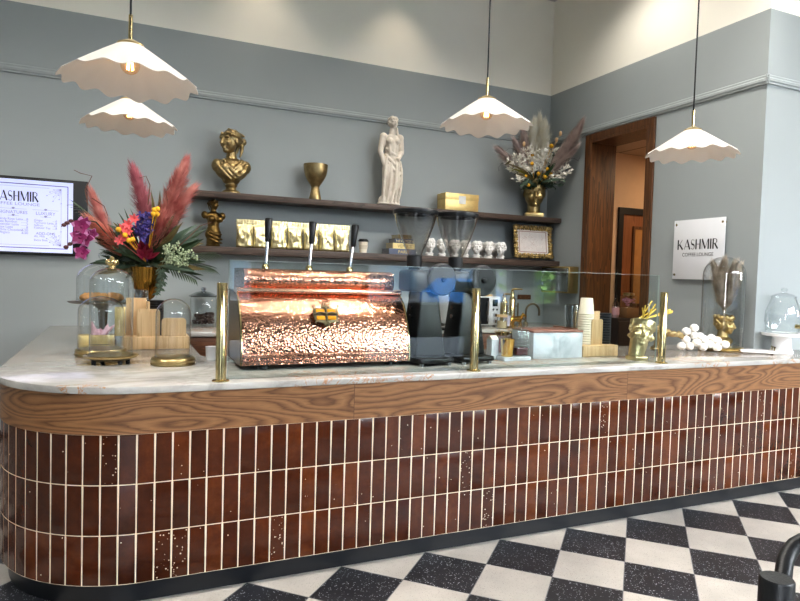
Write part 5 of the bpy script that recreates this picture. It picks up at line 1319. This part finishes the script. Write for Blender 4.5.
# brass cabinet on the right wall below the shelf
z1, z0 = 1.488, 1.222
t = thing('wall_cabinet', 'brass towel cabinet on the right wall under the lower shelf', 'cabinet', (XR - .0005, 2.47, z0)); hc = z1 - z0
obj('case', bx(NB(), (-.0575, .0, hc / 2), (.115, .44, hc), .006), mat('satin gold case', (184, 164, 112), .3, .9, .06), t)
obj('front_cover', bx(NB(), (-.121, 0, hc / 2), (.012, .42, hc - .03), .004), mat('grey steel cover', (140, 144, 140), .25, .8), t)
obj('lock', tube(NB(), [(-.05, .1, hc), (-.05, .1, hc + .03)], .012, 14), BLACK, t)

# ================================================================ black chair in the foreground
CH = mat('black powder coat', (20, 21, 23), .4, bump=.1, bscale=300)
t_ = .95; r = ray(777, 577.5); P0 = CAM + r * t_ ; ztop = P0.z
t = thing('metal_chair', 'black tubular metal chair in the bottom right corner, close to the camera', 'chair', (P0.x, P0.y, 0))
W_, D_ = .46, .44
rt_ = .0245
def C_(x, y, z): return (x, y, z)
ax = Vector((.914, -.406, 0)); ay = Vector((-.406, -.914, 0))     # seat width runs right and away, depth towards the viewer's right
def K(a_, b_, z): v = ax * a_ + ay * b_; return (v.x, v.y, z)
for nm, a_, b_, zt in (('front_leg', 0, 0, ztop), ('front_leg', W_, 0, ztop), ('rear_leg', 0, D_, ztop - .02), ('rear_leg', W_, D_, ztop - .02)):
    bm = NB(); tube(bm, [K(a_, b_, .002), K(a_, b_, zt - .003), K(a_, b_, zt)], [rt_, rt_, rt_ - .002], 24); obj(nm, bm, CH, t)
zs = ztop - .30
obj('seat', bevel_all(bx(NB(), (0, 0, 0), (W_ - .01, D_ - .01, .04)), .012, 3), CH, t).matrix_local = Matrix.Translation(K(W_ / 2, D_ / 2, zs)) @ Matrix.Rotation(math.atan2(ax.y, ax.x), 4, 'Z')
# curved back tube rising from behind the front post
e = [on(v[0], v[1], 'y', P0.y + v[2]) - Vector((P0.x, P0.y, 0)) for v in ((783.5, 574, .02), (785, 562, .03), (789, 552.5, .035), (795, 545.5, .035), (803, 541, .03), (813, 539, .02))]
for nm, sh in (('arm_tube', Vector((0, 0, 0))), ):
    bm = NB(); q_ = [x_ + sh for x_ in e]; lastp = q_[-1]
    tube(bm, [q_[0] + Vector((0, 0, -.06))] + q_ + [lastp + Vector((.12, -.10, .0)), lastp + Vector((.20, -.19, -.03)), lastp + Vector((.22, -.23, -.12))], 0.0125, 20); obj(nm, bm, CH, t)
for z in (.20,):
    for s_, e_ in (((0, 0), (W_, 0)), ((0, D_), (W_, D_)), ((0, 0), (0, D_)), ((W_, 0), (W_, D_))):
        obj('stretcher', tube(NB(), [K(*s_, z), K(*e_, z)], .011, 14), CH, t)

# ================================================================ the street reflected in the glass
t = thing('street_building', 'pale rendered building across the street, mirrored in the glass', 'building', (3.0, -19, -.07))
obj('facade', bx(NB(), (0, -2, 3), (30, 4, 6)), mat('pale render', (112, 116, 122), .8), t, False)
for k in range(9):
    for z in (1.5, 4.2):
        f_ = obj('window', bx(NB(), (-13 + k * 3.2, .03, z), (1.3, .08, 1.6)), mat('blue grey window %d%d' % (k, z), (84, 104, 122), .2), t, False)
t = thing('blue_car', 'small bright blue car parked outside, mirrored in the glass', 'car', (11.0, -17.0, -.07))
VB = mat('van blue', (56, 112, 172), .4)
bm = prism(NB(), [(-1.6, .30), (1.6, .30), (1.62, .72), (.95, .88), (.55, 1.34), (-.95, 1.38), (-1.45, .95), (-1.62, .85)], 'y', -.7, .7); obj('body', bevel_all(bm, .05, 2), VB, t)
for x_ in (-1.0, 1.02):
    for y_ in (-.66, .66): obj('wheel', tube(NB(), [(x_, y_ - .08, .29), (x_, y_ + .08, .29)], .285, 24), BLACK, t)
for x0_, x1_ in ((-.92, -.25), (-.15, .45)): obj('side_window', bx(NB(), ((x0_ + x1_) / 2, .705, 1.10), (x1_ - x0_, .02, .34), .0), mat('van glass %s' % x0_, (40, 48, 56), .1), t)
t = thing('street_tree', 'leafy green tree outside the window, mirrored in the right glass', 'tree', (12.1, -13.5, -.07))
obj('trunk', tube(NB(), [(0, 0, 0), (.1, 0, 1.2), (0, .1, 2.5)], [.2, .16, .1], 12), mat('bark', (92, 76, 60), .9), t)
bm = NB(); rnd = random.Random(4)
for k in range(1500):
    v = Vector((rnd.gauss(0, 1), rnd.gauss(0, 1), rnd.gauss(0, 1))).normalized() * (1.9 * rnd.random() ** .4) + Vector((0, 0, 2.0)); n_ = Vector((rnd.gauss(0, 1), rnd.gauss(0, 1), rnd.gauss(0, 1))).normalized(); x_, y_ = basis(n_); s = .13
    bm.faces.new([bm.verts.new(v + x_ * s), bm.verts.new(v + y_ * s * .6), bm.verts.new(v - x_ * s), bm.verts.new(v - y_ * s * .6)])
obj('foliage', bm, mat('tree leaves', (122, 158, 84), .7, var=.4, vscale=3), t, 'keep')
# ================================================================ flowers
def tri(bm, a, b, c): bm.faces.new([bm.verts.new(a), bm.verts.new(b), bm.verts.new(c)])
def plume(bm, base, tip, width, n, seed, bend=.1, droop=.35, hair=.11):
    """Feathery pampas plume: fine hairs springing from a bending stem."""
    rnd = random.Random(seed); base, tip = Vector(base), Vector(tip); ax_ = tip - base; L_ = ax_.length; d0 = ax_.normalized(); sx, sy = basis(d0)
    side = sx * rnd.uniform(-1, 1) + sy * rnd.uniform(-1, 1)
    def C(t): return base + ax_ * t + side * (bend * L_ * 4 * t * (1 - t))
    tube(bm, [C(t / 6) for t in range(7)], [.004 * (1 - t / 8) for t in range(7)], 5)
    for k in range(int(n * 1.5)):
        t = .12 + .86 * rnd.random() ** .85; p = C(t); d = (C(min(1, t + .05)) - C(t - .05)).normalized()
        a = rnd.random() * 2 * pi; o = (sx * cos(a) + sy * sin(a)); wd = 1.55 * width * (math.sin(pi * min(1, max(.06, t * .9 + .08))) ** .7) * rnd.uniform(.45, 1.1)
        q1 = p + o * wd * .6 + d * hair * .38; q2 = p + o * wd + d * hair * rnd.uniform(.7, 1.2) - Vector((0, 0, droop * wd))
        w_ = (d.cross(o)).normalized() * .0026
        v = [bm.verts.new(x_) for x_ in (p + w_, p - w_, q1 - w_ * .8, q1 + w_ * .8, q2)]
        bm.faces.new((v[0], v[1], v[2], v[3])); bm.faces.new((v[3], v[2], v[4]))
    return bm
def leaf(bm, base, tip, width, up=(0, 0, 1), bend=.15, fold=.25, n=6):
    base, tip, up = Vector(base), Vector(tip), Vector(up); d = tip - base; L_ = d.length; s = d.cross(up).normalized(); u = s.cross(d).normalized(); pr_ = None
    for i in range(n + 1):
        t = i / n; c = base + d * t + u * bend * L_ * (4 * t * (1 - t)); w_ = width * (sin(pi * t ** .75) ** .8 if 0 < t < 1 else .02)
        row = (bm.verts.new(c - s * w_ / 2 + u * fold * w_), bm.verts.new(c), bm.verts.new(c + s * w_ / 2 + u * fold * w_))
        if pr_: bm.faces.new((pr_[0], pr_[1], row[1], row[0])); bm.faces.new((pr_[1], pr_[2], row[2], row[1]))
        pr_ = row
def frond(bm, base, tip, n, ln, droop=.3, w_=.012):
    base, tip = Vector(base), Vector(tip); d = (tip - base); s = d.normalized().cross(Vector((0, -.4, 1))).normalized()
    tube(bm, [base, base.lerp(tip, .5) + Vector((0, 0, .02)), tip], [.004, .003, .001], 5)
    for k in range(n):
        t = .25 + .75 * k / n; p = base.lerp(tip, t) + Vector((0, 0, .02 * 4 * t * (1 - t))); l_ = ln * (1 - .6 * abs(t - .5))
        for sg in (-1, 1): leaf(bm, p, p + (s * sg * .75 + d.normalized() * .8).normalized() * l_ - Vector((0, 0, droop * l_)), w_, bend=.05, n=3)
def blossom(bm, c, r, n=5, face=(0, -1, .2), seed=0, wide=.8, cup=.25):
    c, f_ = Vector(c), Vector(face).normalized(); x_, y_ = basis(f_)
    for k in range(n):
        a = 2 * pi * k / n + seed; o = x_ * cos(a) + y_ * sin(a); leaf(bm, c, c + o * r + f_ * r * cup, r * wide, up=f_, bend=.08, fold=.1, n=4)
def twig(bm, pts, r=.0022): tube(bm, pts, [r * (1 - .6 * i / len(pts)) for i in range(len(pts))], 5)

# ---- the big bouquet at the left: gold ribbed urn on the counter
UY = 1.50; ub = on(147, 297, 'y', UY); ut = on(147, 267, 'y', UY); um = (RW @ (ub - CAM)).z / F
AMBERG = mat('amber gold glass', (150, 112, 44), .15, .75, .2)
t = thing('footed_urn', 'ribbed amber gold footed urn holding the red bouquet at the left', 'vase', (ub.x, UY, CT)); zb_, zt_ = ub.z - CT, ut.z - CT
obj('bowl', lathe(NB(), [(.02, zb_ - .02), (.04, zb_), (.072, zb_ + .05), (.088, zb_ + .11), (.094, zt_ - .02), (.099, zt_), (.092, zt_), (.082, zb_ + .11), (.04, zb_ + .015), (0, zb_ + .01)], seg=96, mod=lambda a_, z: 1 + .035 * abs(cos(12 * a_))), AMBERG, t)
obj('foot', lathe(NB(), [(0, 0), (.075, 0), (.075, .01), (.03, .03), (.018, .08), (.02, zb_ - .02), (0, zb_ - .018)], seg=40), AMBERG, t)
U0 = Vector((ub.x, UY, ut.z))
def bouquet(name, lb, loc, grp=None): return thing(name, lb, 'flowers', loc, 0, grp)
B1 = bouquet('red_bouquet', 'large wild bouquet of red pampas plumes, orchids and palm leaves in the amber urn', U0)
def Q(u, v, dy=0.0): return on(u, v, 'y', UY + dy) - U0
def hairmat(n_, c1, c2):
    t = NT(n_); nz = t.n('ShaderNodeTexNoise', Scale=14.0, Detail=2.0); t.l(t.obco(), nz.inputs['Vector'])
    t.l(t.ramp(nz.outputs[0], [(.3, lin(c1)), (.7, lin(c2))]), t.b.inputs['Base Color']); t.set(Roughness=.8, Specular__IOR__Level=.1); return t.m
H1 = hairmat('red pampas', (192, 112, 108), (226, 164, 152)); H2 = hairmat('wine pampas', (170, 94, 106), (206, 136, 142)); H3 = hairmat('coral pampas', (224, 138, 120), (242, 180, 160))
for k, (b_, t_, wd, n_, m_, dy, lb) in enumerate((((152, 258), (184, 166), .062, 1500, H1, .02, 'tall red plume'), ((147, 262), (135, 173), .058, 1000, H2, .08, 'wine red plume'), ((152, 262), (160, 222), .052, 800, H1, -.10, 'short red plume in front'),
                                ((126, 264), (94, 199), .042, 620, H1, .06, 'red plume leaning left'), ((124, 262), (95, 224), .048, 700, H3, -.10, 'coral plume leaning left'), ((158, 255), (190, 192), .055, 800, H1, .0, 'red plume at the right'))):
    bm = NB(); plume(bm, Q(*b_), Q(*t_, dy), wd, n_, k + 3, bend=.06); obj('plume', bm, m_, B1, 'keep', label=lb)
G1 = mat('deep green leaf', (48, 66, 40), .45, var=.25, vscale=8); G2 = mat('grey green leaf', (74, 92, 74), .6, var=.25, vscale=8); G3 = mat('olive red leaf', (96, 84, 46), .5, var=.35, vscale=8)
rnd = random.Random(21)
for b_, t_, n_, ln in (((138, 262), (74, 204), 16, .13), ((166, 264), (211, 268), 16, .12), ((162, 262), (216, 254), 14, .11), ((134, 266), (104, 252), 10, .09), ((160, 268), (196, 280), 10, .09)):
    bm = NB(); frond(bm, Q(*b_), Q(*t_, rnd.uniform(-.15, .1)), n_, ln); obj('palm_frond', bm, G1, B1, 'keep')
for b_, t_, w_, m_ in (((146, 262), (108, 238), .05, G2), ((146, 264), (112, 262), .05, G1), ((150, 264), (112, 250), .055, G1), ((150, 260), (176, 212), .04, G3), ((152, 262), (183, 222), .045, G3), ((142, 258), (113, 222), .045, G3), ((150, 258), (151, 190), .035, G3), ((152, 258), (160, 190), .03, G3),
                       ((156, 262), (200, 238), .05, G2), ((148, 264), (128, 240), .05, G1), ((152, 262), (172, 240), .055, G1), ((150, 268), (170, 272), .05, G1), ((144, 268), (126, 278), .05, G1), ((150, 268), (152, 284), .04, G1), ((142, 256), (118, 212), .02, G1), ((142, 256), (124, 208), .018, G1), ((142, 256), (130, 208), .018, G1),
                       ((156, 262), (192, 226), .05, G2), ((150, 262), (140, 214), .04, G3), ((156, 258), (186, 206), .04, G2), ((150, 266), (130, 262), .06, G1), ((154, 266), (186, 262), .06, G1), ((148, 262), (100, 232), .045, G1)):
    bm = NB(); leaf(bm, Q(*b_), Q(*t_, rnd.uniform(-.16, .12)), w_, up=(rnd.uniform(-.3, .3), -1, .5), bend=.1); obj('leaf', bm, m_, B1, 'keep')
for k in range(95):
    bm = NB(); u_, v_ = rnd.uniform(88, 208), rnd.uniform(222, 276); m_ = rnd.choice((G1, G1, G2, G3)); leaf(bm, Q(147 + (u_ - 147) * .15, 262), Q(u_, v_, rnd.uniform(-.1, .2)), rnd.uniform(.03, .06), up=(rnd.uniform(-.5, .5), -1, rnd.uniform(0, .6)), bend=rnd.uniform(-.1, .2)); obj('leaf', bm, m_, B1, 'keep')
MAG = mat('magenta petal', (126, 26, 84), .5, var=.3, vscale=30); PNK = mat('pale pink petal', (190, 126, 168), .5, var=.2, vscale=30); RED = mat('coral flower', (216, 96, 98), .5, var=.2, vscale=30); VIO = mat('violet statice', (66, 54, 124), .6, var=.3, vscale=40); YEL = mat('yellow craspedia', (224, 172, 40), .7, bump=.2, bscale=200); WINE = mat('wine leaf', (140, 34, 62), .4, var=.3)
stem = [Q(112, 240, -.1), Q(96, 222, -.16), Q(84, 220, -.2), Q(80, 232, -.22), Q(82, 254, -.22)]
bm = NB(); twig(bm, stem, .004); obj('orchid_stem', bm, G1, B1, 'keep')
for u, v, r_ in ((82, 226.5, .055), (80, 237, .052), (86, 238.5, .052), (82.5, 252.5, .048), (93, 234, .035), (86, 222, .03)):
    c = Q(u, v, -.22); bm = NB(); blossom(bm, c, r_ * 1.05, 5, (-.3, -1, .1), rnd.random(), .75); fl_ = obj('orchid', bm, PNK, B1, 'keep')
    bm = NB(); blossom(bm, c + Vector((0, -.008, 0)), r_ * .86, 5, (-.3, -1, .1), .6, .9); ell(bm, c + Vector((0, -.016, -.004)), r_ * .16, sub=2); obj('orchid_centre', bm, MAG, fl_, 'keep')
for pts in (([(88, 205), (85, 190), (92, 176), (80, 173), (74, 170)]), ([(92, 198), (104, 206), (108, 216)]), ([(148, 205), (150, 185), (146, 176), (139, 178)]), ([(168, 205), (166, 192), (170, 186)]), ([(172, 252), (190, 236), (200, 226), (212, 222)]), ([(70, 224), (64, 224), (61, 227)]), ([(72, 243), (68, 246), (65, 249)])):
    bm = NB(); twig(bm, [Q(146, 262)] * 0 + [Q(*p_, -.05) for p_ in pts], .003); obj('curly_twig', bm, mat('twig %d' % pts[0][0], (112, 72, 56), .8), B1, 'keep')
for pts in (((75, 221.5), (71, 221), (67, 223), (64, 225)), ((79, 244), (74, 242), (70, 244), (66, 247))):
    bm = NB(); tube(bm, [Q(*p_, -.2) for p_ in pts], .003, 5)
    for p_ in pts[1:]: ell(bm, Q(*p_, -.2), (.014, .012, .011), sub=2)
    obj('orchid_bud_spray', bm, mat('dark bud %d' % pts[0][0], (88, 46, 48), .5), B1, 'keep')
for u, v in ((154.5, 210), (157.5, 209), (153.5, 214), (157, 214), (118.5, 229.5), (125, 235), (129, 240.5), (132.5, 239.5)):
    c = Q(u, v, -.2); bm = NB(); tube(bm, [c, Q(146, 262, -.05)], .0022, 5); obj('craspedia_ball', ell(bm, c, .0155, sub=3), YEL, B1)
for u, v in ((123, 229), (127.5, 231.5), (120, 241), (124, 237), (128, 225), (134, 219.5)):
    c = Q(u, v, -.17); bm = NB(); blossom(bm, c, .035, 7, (-.1, -1, .3), rnd.random(), .5, .5); blossom(bm, c, .022, 6, (-.1, -1, .3), rnd.random(), .6, .9); tube(bm, [c, Q(146, 262, -.05)], .002, 5); obj('coral_flower', bm, RED, B1, 'keep')
for u, v in ((141, 226), (145, 229), (148, 222), (139, 233), (144, 236), (149, 229), (146, 216), (141, 218), (150, 224), (138, 229)):
    c = Q(u, v, -.14); bm = NB()
    for k in range(22): blossom(bm, c + Vector((rnd.gauss(0, .014), rnd.gauss(0, .012), rnd.gauss(0, .012))), .010, 5, (rnd.gauss(0, .4), -1, rnd.gauss(0, .5)), 0, .8)
    tube(bm, [c, Q(147, 262, -.05)], .0022, 5); obj('violet_sprig', bm, VIO, B1, 'keep')
for b_, t_, w_ in (((144, 257), (140, 240), .055), ((146, 257), (153, 249), .05), ((144, 257), (136, 250), .05), ((145, 258), (147, 243), .045), ((146, 259), (160, 252), .03)):
    bm = NB(); leaf(bm, Q(*b_, -.16), Q(*t_, -.24), w_, up=(0, -1, .2), bend=-.1, fold=.4); obj('wine_bract', bm, WINE, B1, 'keep')
for u0, v0, u1, v1 in ((162, 262, 180, 243), (162, 262, 190, 252), (162, 264, 170, 246), (164, 264, 184, 262), (162, 262, 198, 256), (160, 262, 176, 256)):
    bm = NB(); a_, b_ = Q(u0, v0, -.1), Q(u1, v1, -.2); tube(bm, [a_, b_], .002, 5)
    for k in range(34): c = a_.lerp(b_, .35 + .65 * rnd.random()) + Vector((rnd.gauss(0, .016), rnd.gauss(0, .014), rnd.gauss(0, .016))); ell(bm, c, rnd.uniform(.005, .0095), sub=1)
    obj('pale_seed_spray', bm, mat('pale seed %d' % u1, (166, 178, 146), .6, var=.3, vscale=60), B1, 'keep')
for u, ln in ((158, 30), (162, 25), (160, 20)):
    bm = NB(); pts = [Q(u - 6, 264, -.08)] + [Q(u + 2 * sin(k), 268 + ln * k / 5, -.12) for k in range(6)]; twig(bm, pts, .002)
    for k in range(46): a_ = pts[1 + k % 5].lerp(pts[min(5, 2 + k % 5)], rnd.random()); leaf(bm, a_, a_ + Vector((rnd.uniform(-.03, .03), rnd.uniform(-.02, .02), -.022)), .009, up=(0, -1, 0), n=2)
    obj('trailing_vine', bm, G2, B1, 'keep')
bm = NB()
for k in range(500):
    c = Vector((rnd.gauss(0, .075), rnd.gauss(0, .06), rnd.gauss(.015, .02))); d_v = Vector((rnd.gauss(0, 1), rnd.gauss(0, 1), rnd.gauss(.2, .8))).normalized() * .03; w_ = basis(d_v)[0] * .002; tri(bm, c + w_, c - w_, c + d_v)
tag(obj('moss', bm, mat('grey moss', (92, 92, 72), .9), B1, 'keep'), kind='stuff')

# ---- dried arrangement in the gold head vase
WY = 2.655; V0 = Vector((VX, WY, US + .325))
B2 = bouquet('dried_bouquet', 'dried arrangement of cream and mauve plumes with yellow balls in the face vase', V0)
def W(u, v, dy=0.0):
    p = on(u, v, 'y', WY + dy)
    if p.x > 3.50: p = on(u, v, 'x', 3.50)
    return p - V0
rt_ = Vector((0, 0, -.03))
CR = hairmat('cream pampas', (240, 234, 214), (252, 249, 238)); MV = hairmat('mauve grass', (196, 176, 170), (222, 206, 198))
for k, (t_, wd, n_, m_, dy, lb) in enumerate((((534, 125), .075, 800, CR, 0, 'cream plume'), ((545, 127), .075, 800, CR, -.05, 'cream plume'), ((540, 121), .06, 600, CR, .03, 'cream plume'), ((579, 127), .06, 900, MV, -.18, 'mauve plume'), ((574, 138), .055, 700, MV, -.2, 'mauve plume'), ((501, 152), .05, 500, MV, -.05, 'mauve plume'), ((524, 136), .06, 600, MV, .02, 'mauve plume'), ((572, 151), .045, 450, MV, -.22, 'mauve plume'), ((517, 145), .05, 400, MV, -.05, 'mauve plume'))):
    tp = W(*t_, dy); bs = rt_.lerp(tp, .30); bm = NB(); plume(bm, bs, tp, wd, n_, 40 + k, bend=.04, hair=.13); tube(bm, [rt_, bs], .003, 5); obj('plume', bm, m_, B2, 'keep', label=lb)
WT = mat('white bleached twig', (246, 242, 232), .8); 
for u, v in ((508, 168), (514, 156), (506, 160), (522, 174), (532, 152), (556, 166), (568, 166), (558, 174), (538, 160), (550, 152), (512, 160), (518, 166), (524, 150), (529, 145), (556, 150), (562, 157), (566, 160), (560, 168), (548, 146), (542, 150), (516, 177), (570, 172), (562, 178), (552, 158), (520, 156), (536, 158), (546, 166), (526, 168)):
    tp = W(u, v, rnd.uniform(-.20, -.04)); bm = NB(); tube(bm, [rt_, rt_.lerp(tp, .6) + Vector((0, 0, .02)), tp], .0022, 5)
    for k in range(60):
        s = .45 + .55 * rnd.random(); p_ = rt_.lerp(tp, s) + Vector((rnd.gauss(0, .012), rnd.gauss(0, .012), rnd.gauss(0, .01))); d_v = ((tp - rt_).normalized() * .6 + Vector((rnd.gauss(0, .6), rnd.gauss(0, .6), rnd.gauss(.3, .4)))).normalized() * .040; leaf(bm, p_, p_ + d_v, .017, up=(0, -1, .3), n=2)
    obj('white_sprig', bm, WT, B2, 'keep')
for u, v, r_ in ((551.5, 146, .022), (532.5, 155, .017), (532, 163.5, .018), (538.5, 173.5, .019), (547.5, 169, .017), (551, 173.5, .017), (545, 177, .018), (528.5, 185, .018), (526, 176, .014)):
    c = W(u, v, -.17); bm = NB(); tube(bm, [rt_, c], .002, 5); obj('craspedia_ball', ell(bm, c, r_, sub=3), YEL, B2)
BUD = mat('peach bud', (222, 186, 142), .6)
for u, v in ((524, 144), (560.5, 133.5), (556.5, 140)):
    c = W(u, v, -.1); bm = NB(); tube(bm, [rt_, c], .002, 5); ell(bm, c, (.016, .016, .026)); obj('bud', bm, BUD, B2)
for u, v, w_, m_ in ((522, 183, .05, G2), (524, 187, .05, G1), (518, 186, .04, G2), (556, 184, .05, G1), (560, 186, .05, G2), (546, 180, .05, G3), (538, 179, .045, G2), (509, 168, .04, mat('yellow green leaf', (150, 146, 60), .5)), (502, 162, .03, G3), (560, 148, .04, G1), (566, 146, .03, G1), (554, 152, .04, G1), (556, 188, .04, G2), (532, 182, .04, G3), (514, 174, .04, G3), (568, 180, .04, G2), (542, 182, .05, G1), (520, 190, .04, G1), (548, 180, .05, G3), (530, 180, .05, G2), (556, 176, .04, G3)):
    bm = NB(); tp = W(u, v, -.16 + rnd.uniform(-.03, .06)); leaf(bm, rt_ + Vector((0, -.05, .02)), tp, w_, up=(rnd.uniform(-.4, .4), -1, .4), bend=.12); 
    for k in range(3): e = rt_.lerp(tp, .5 + .2 * k); leaf(bm, e, e + Vector((rnd.uniform(-.06, .06), -.03, rnd.uniform(-.03, .06))), w_ * .7, up=(0, -1, .3))
    obj('leaf', bm, m_, B2, 'keep')
for k in range(46):
    u, v = rnd.uniform(512, 566), rnd.uniform(164, 184); bm = NB(); tp = W(u, v, rnd.uniform(-.18, .02)); leaf(bm, rt_.lerp(tp, .4), tp, rnd.uniform(.03, .05), up=(rnd.uniform(-.6, .6), -1, .4), bend=.1); obj('leaf', bm, rnd.choice((G2, G3, G1, mat('light green leaf', (124, 130, 84), .6))) if k % 3 else G2, B2, 'keep')
for pts in (((512, 168), (502, 163), (498, 168), (499, 171)), ((564, 160), (574, 158), (578, 161), (580, 157)), ((516, 150), (510, 148), (505, 151))):
    bm = NB(); twig(bm, [rt_] + [W(*p_, -.1) for p_ in pts], .002); obj('curly_twig', bm, mat('twig b%d' % pts[0][0], (84, 68, 58), .8), B2, 'keep')

# ---- grey grass plumes over the bust inside the right cloche
GG = hairmat('grey brown grass', (158, 146, 130), (206, 194, 178))
B3 = bouquet('dried_grass', 'tuft of grey brown dried grass inside the right glass cloche', CL + Vector((.006, -.01, .0305 + .216)))
for k in range(7):
    bm = NB(); a_ = k / 7 * 2 * pi; plume(bm, (0, 0, .0), (.075 * cos(a_), .07 * sin(a_), HD - .335 + .02 * sin(k * 2)), .042, 800, 70 + k, bend=.10, hair=.10, droop=.5); obj('plume', bm, GG, B3, 'keep')
# ================================================================ light
w = bpy.data.worlds.new('sky'); scn.world = w; w.use_nodes = True
nt = w.node_tree; bg = nt.nodes['Background']
tc = nt.nodes.new('ShaderNodeTexCoord'); sp = nt.nodes.new('ShaderNodeSeparateXYZ'); nt.links.new(tc.outputs['Generated'], sp.inputs[0])
rp = nt.nodes.new('ShaderNodeValToRGB'); nt.links.new(sp.outputs[2], rp.inputs[0])
rp.color_ramp.elements[0].position = 0.0; rp.color_ramp.elements[0].color = (1, .985, .96, 1); rp.color_ramp.elements[1].position = 1; rp.color_ramp.elements[1].color = (.62, .79, 1, 1)
nt.links.new(rp.outputs[0], bg.inputs[0]); bg.inputs[1].default_value = SKY
for a, b, z0_, z1_ in [(*q, 1.7 if i == 5 else .12, 3.5 if i < 2 or i == 5 else HL) for i, q in enumerate(WIN)] + [(*HIGH, HL, CEIL - .12)]:
    ld = bpy.data.lights.new('window_portal', 'AREA'); ld.shape = 'RECTANGLE'; ld.size = b - a; ld.size_y = z1_ - z0_; ld.cycles.is_portal = True
    lo = bpy.data.objects.new('window_portal', ld); COL.objects.link(lo); lo.location = ((a + b) / 2, YF - .02, (z0_ + z1_) / 2); lo.rotation_euler = (-pi / 2, 0, 0)
def spot(x, y, e, size=1.9, col=(1, .85, .68), rx=0):
    ld = bpy.data.lights.new('downlight_and_fill', 'SPOT'); ld.energy = e; ld.spot_size = size; ld.spot_blend = .8; ld.color = col; ld.shadow_soft_size = .06
    lo = bpy.data.objects.new('downlight_and_fill', ld); COL.objects.link(lo); lo.location = (x, y, CEIL - .03); lo.rotation_euler = (rx, 0, 0)
for u in (262, 398): spot(on(u, 5, 'y', 2.8).x, 2.45, 16, 1.5)
for x in (-2.4, -.4, 1.6, 3.0):
    spot(x, -.5, 165, 2.5, (1, .96, .90)); spot(x, 1.3, 50, 2.4, (1, .95, .88))  # unseen fill spots, added to lift the general brightness
ld = bpy.data.lights.new('sun', 'SUN'); ld.energy = 10; ld.angle = .05; ld.color = (1, .96, .9)
lo = bpy.data.objects.new('sun', ld); COL.objects.link(lo); lo.rotation_euler = (radians(-48), 0, radians(12))
ld = bpy.data.lights.new('corridor_lamp', 'AREA'); ld.energy = 17; ld.size = .8; ld.color = (1, .78, .54)
lo = bpy.data.objects.new('corridor_lamp', ld); COL.objects.link(lo); lo.location = (5.0, 1.4, 2.66)
scn.view_settings.view_transform = 'Standard'; scn.view_settings.look = 'None'; scn.view_settings.exposure = EXPO; scn.view_settings.gamma = .88
scn.cycles.max_bounces = 8; scn.cycles.diffuse_bounces = 4; scn.cycles.glossy_bounces = 4; scn.cycles.transparent_max_bounces = 24
scn.cycles.caustics_reflective = False; scn.cycles.caustics_refractive = False; scn.cycles.sample_clamp_indirect = 4
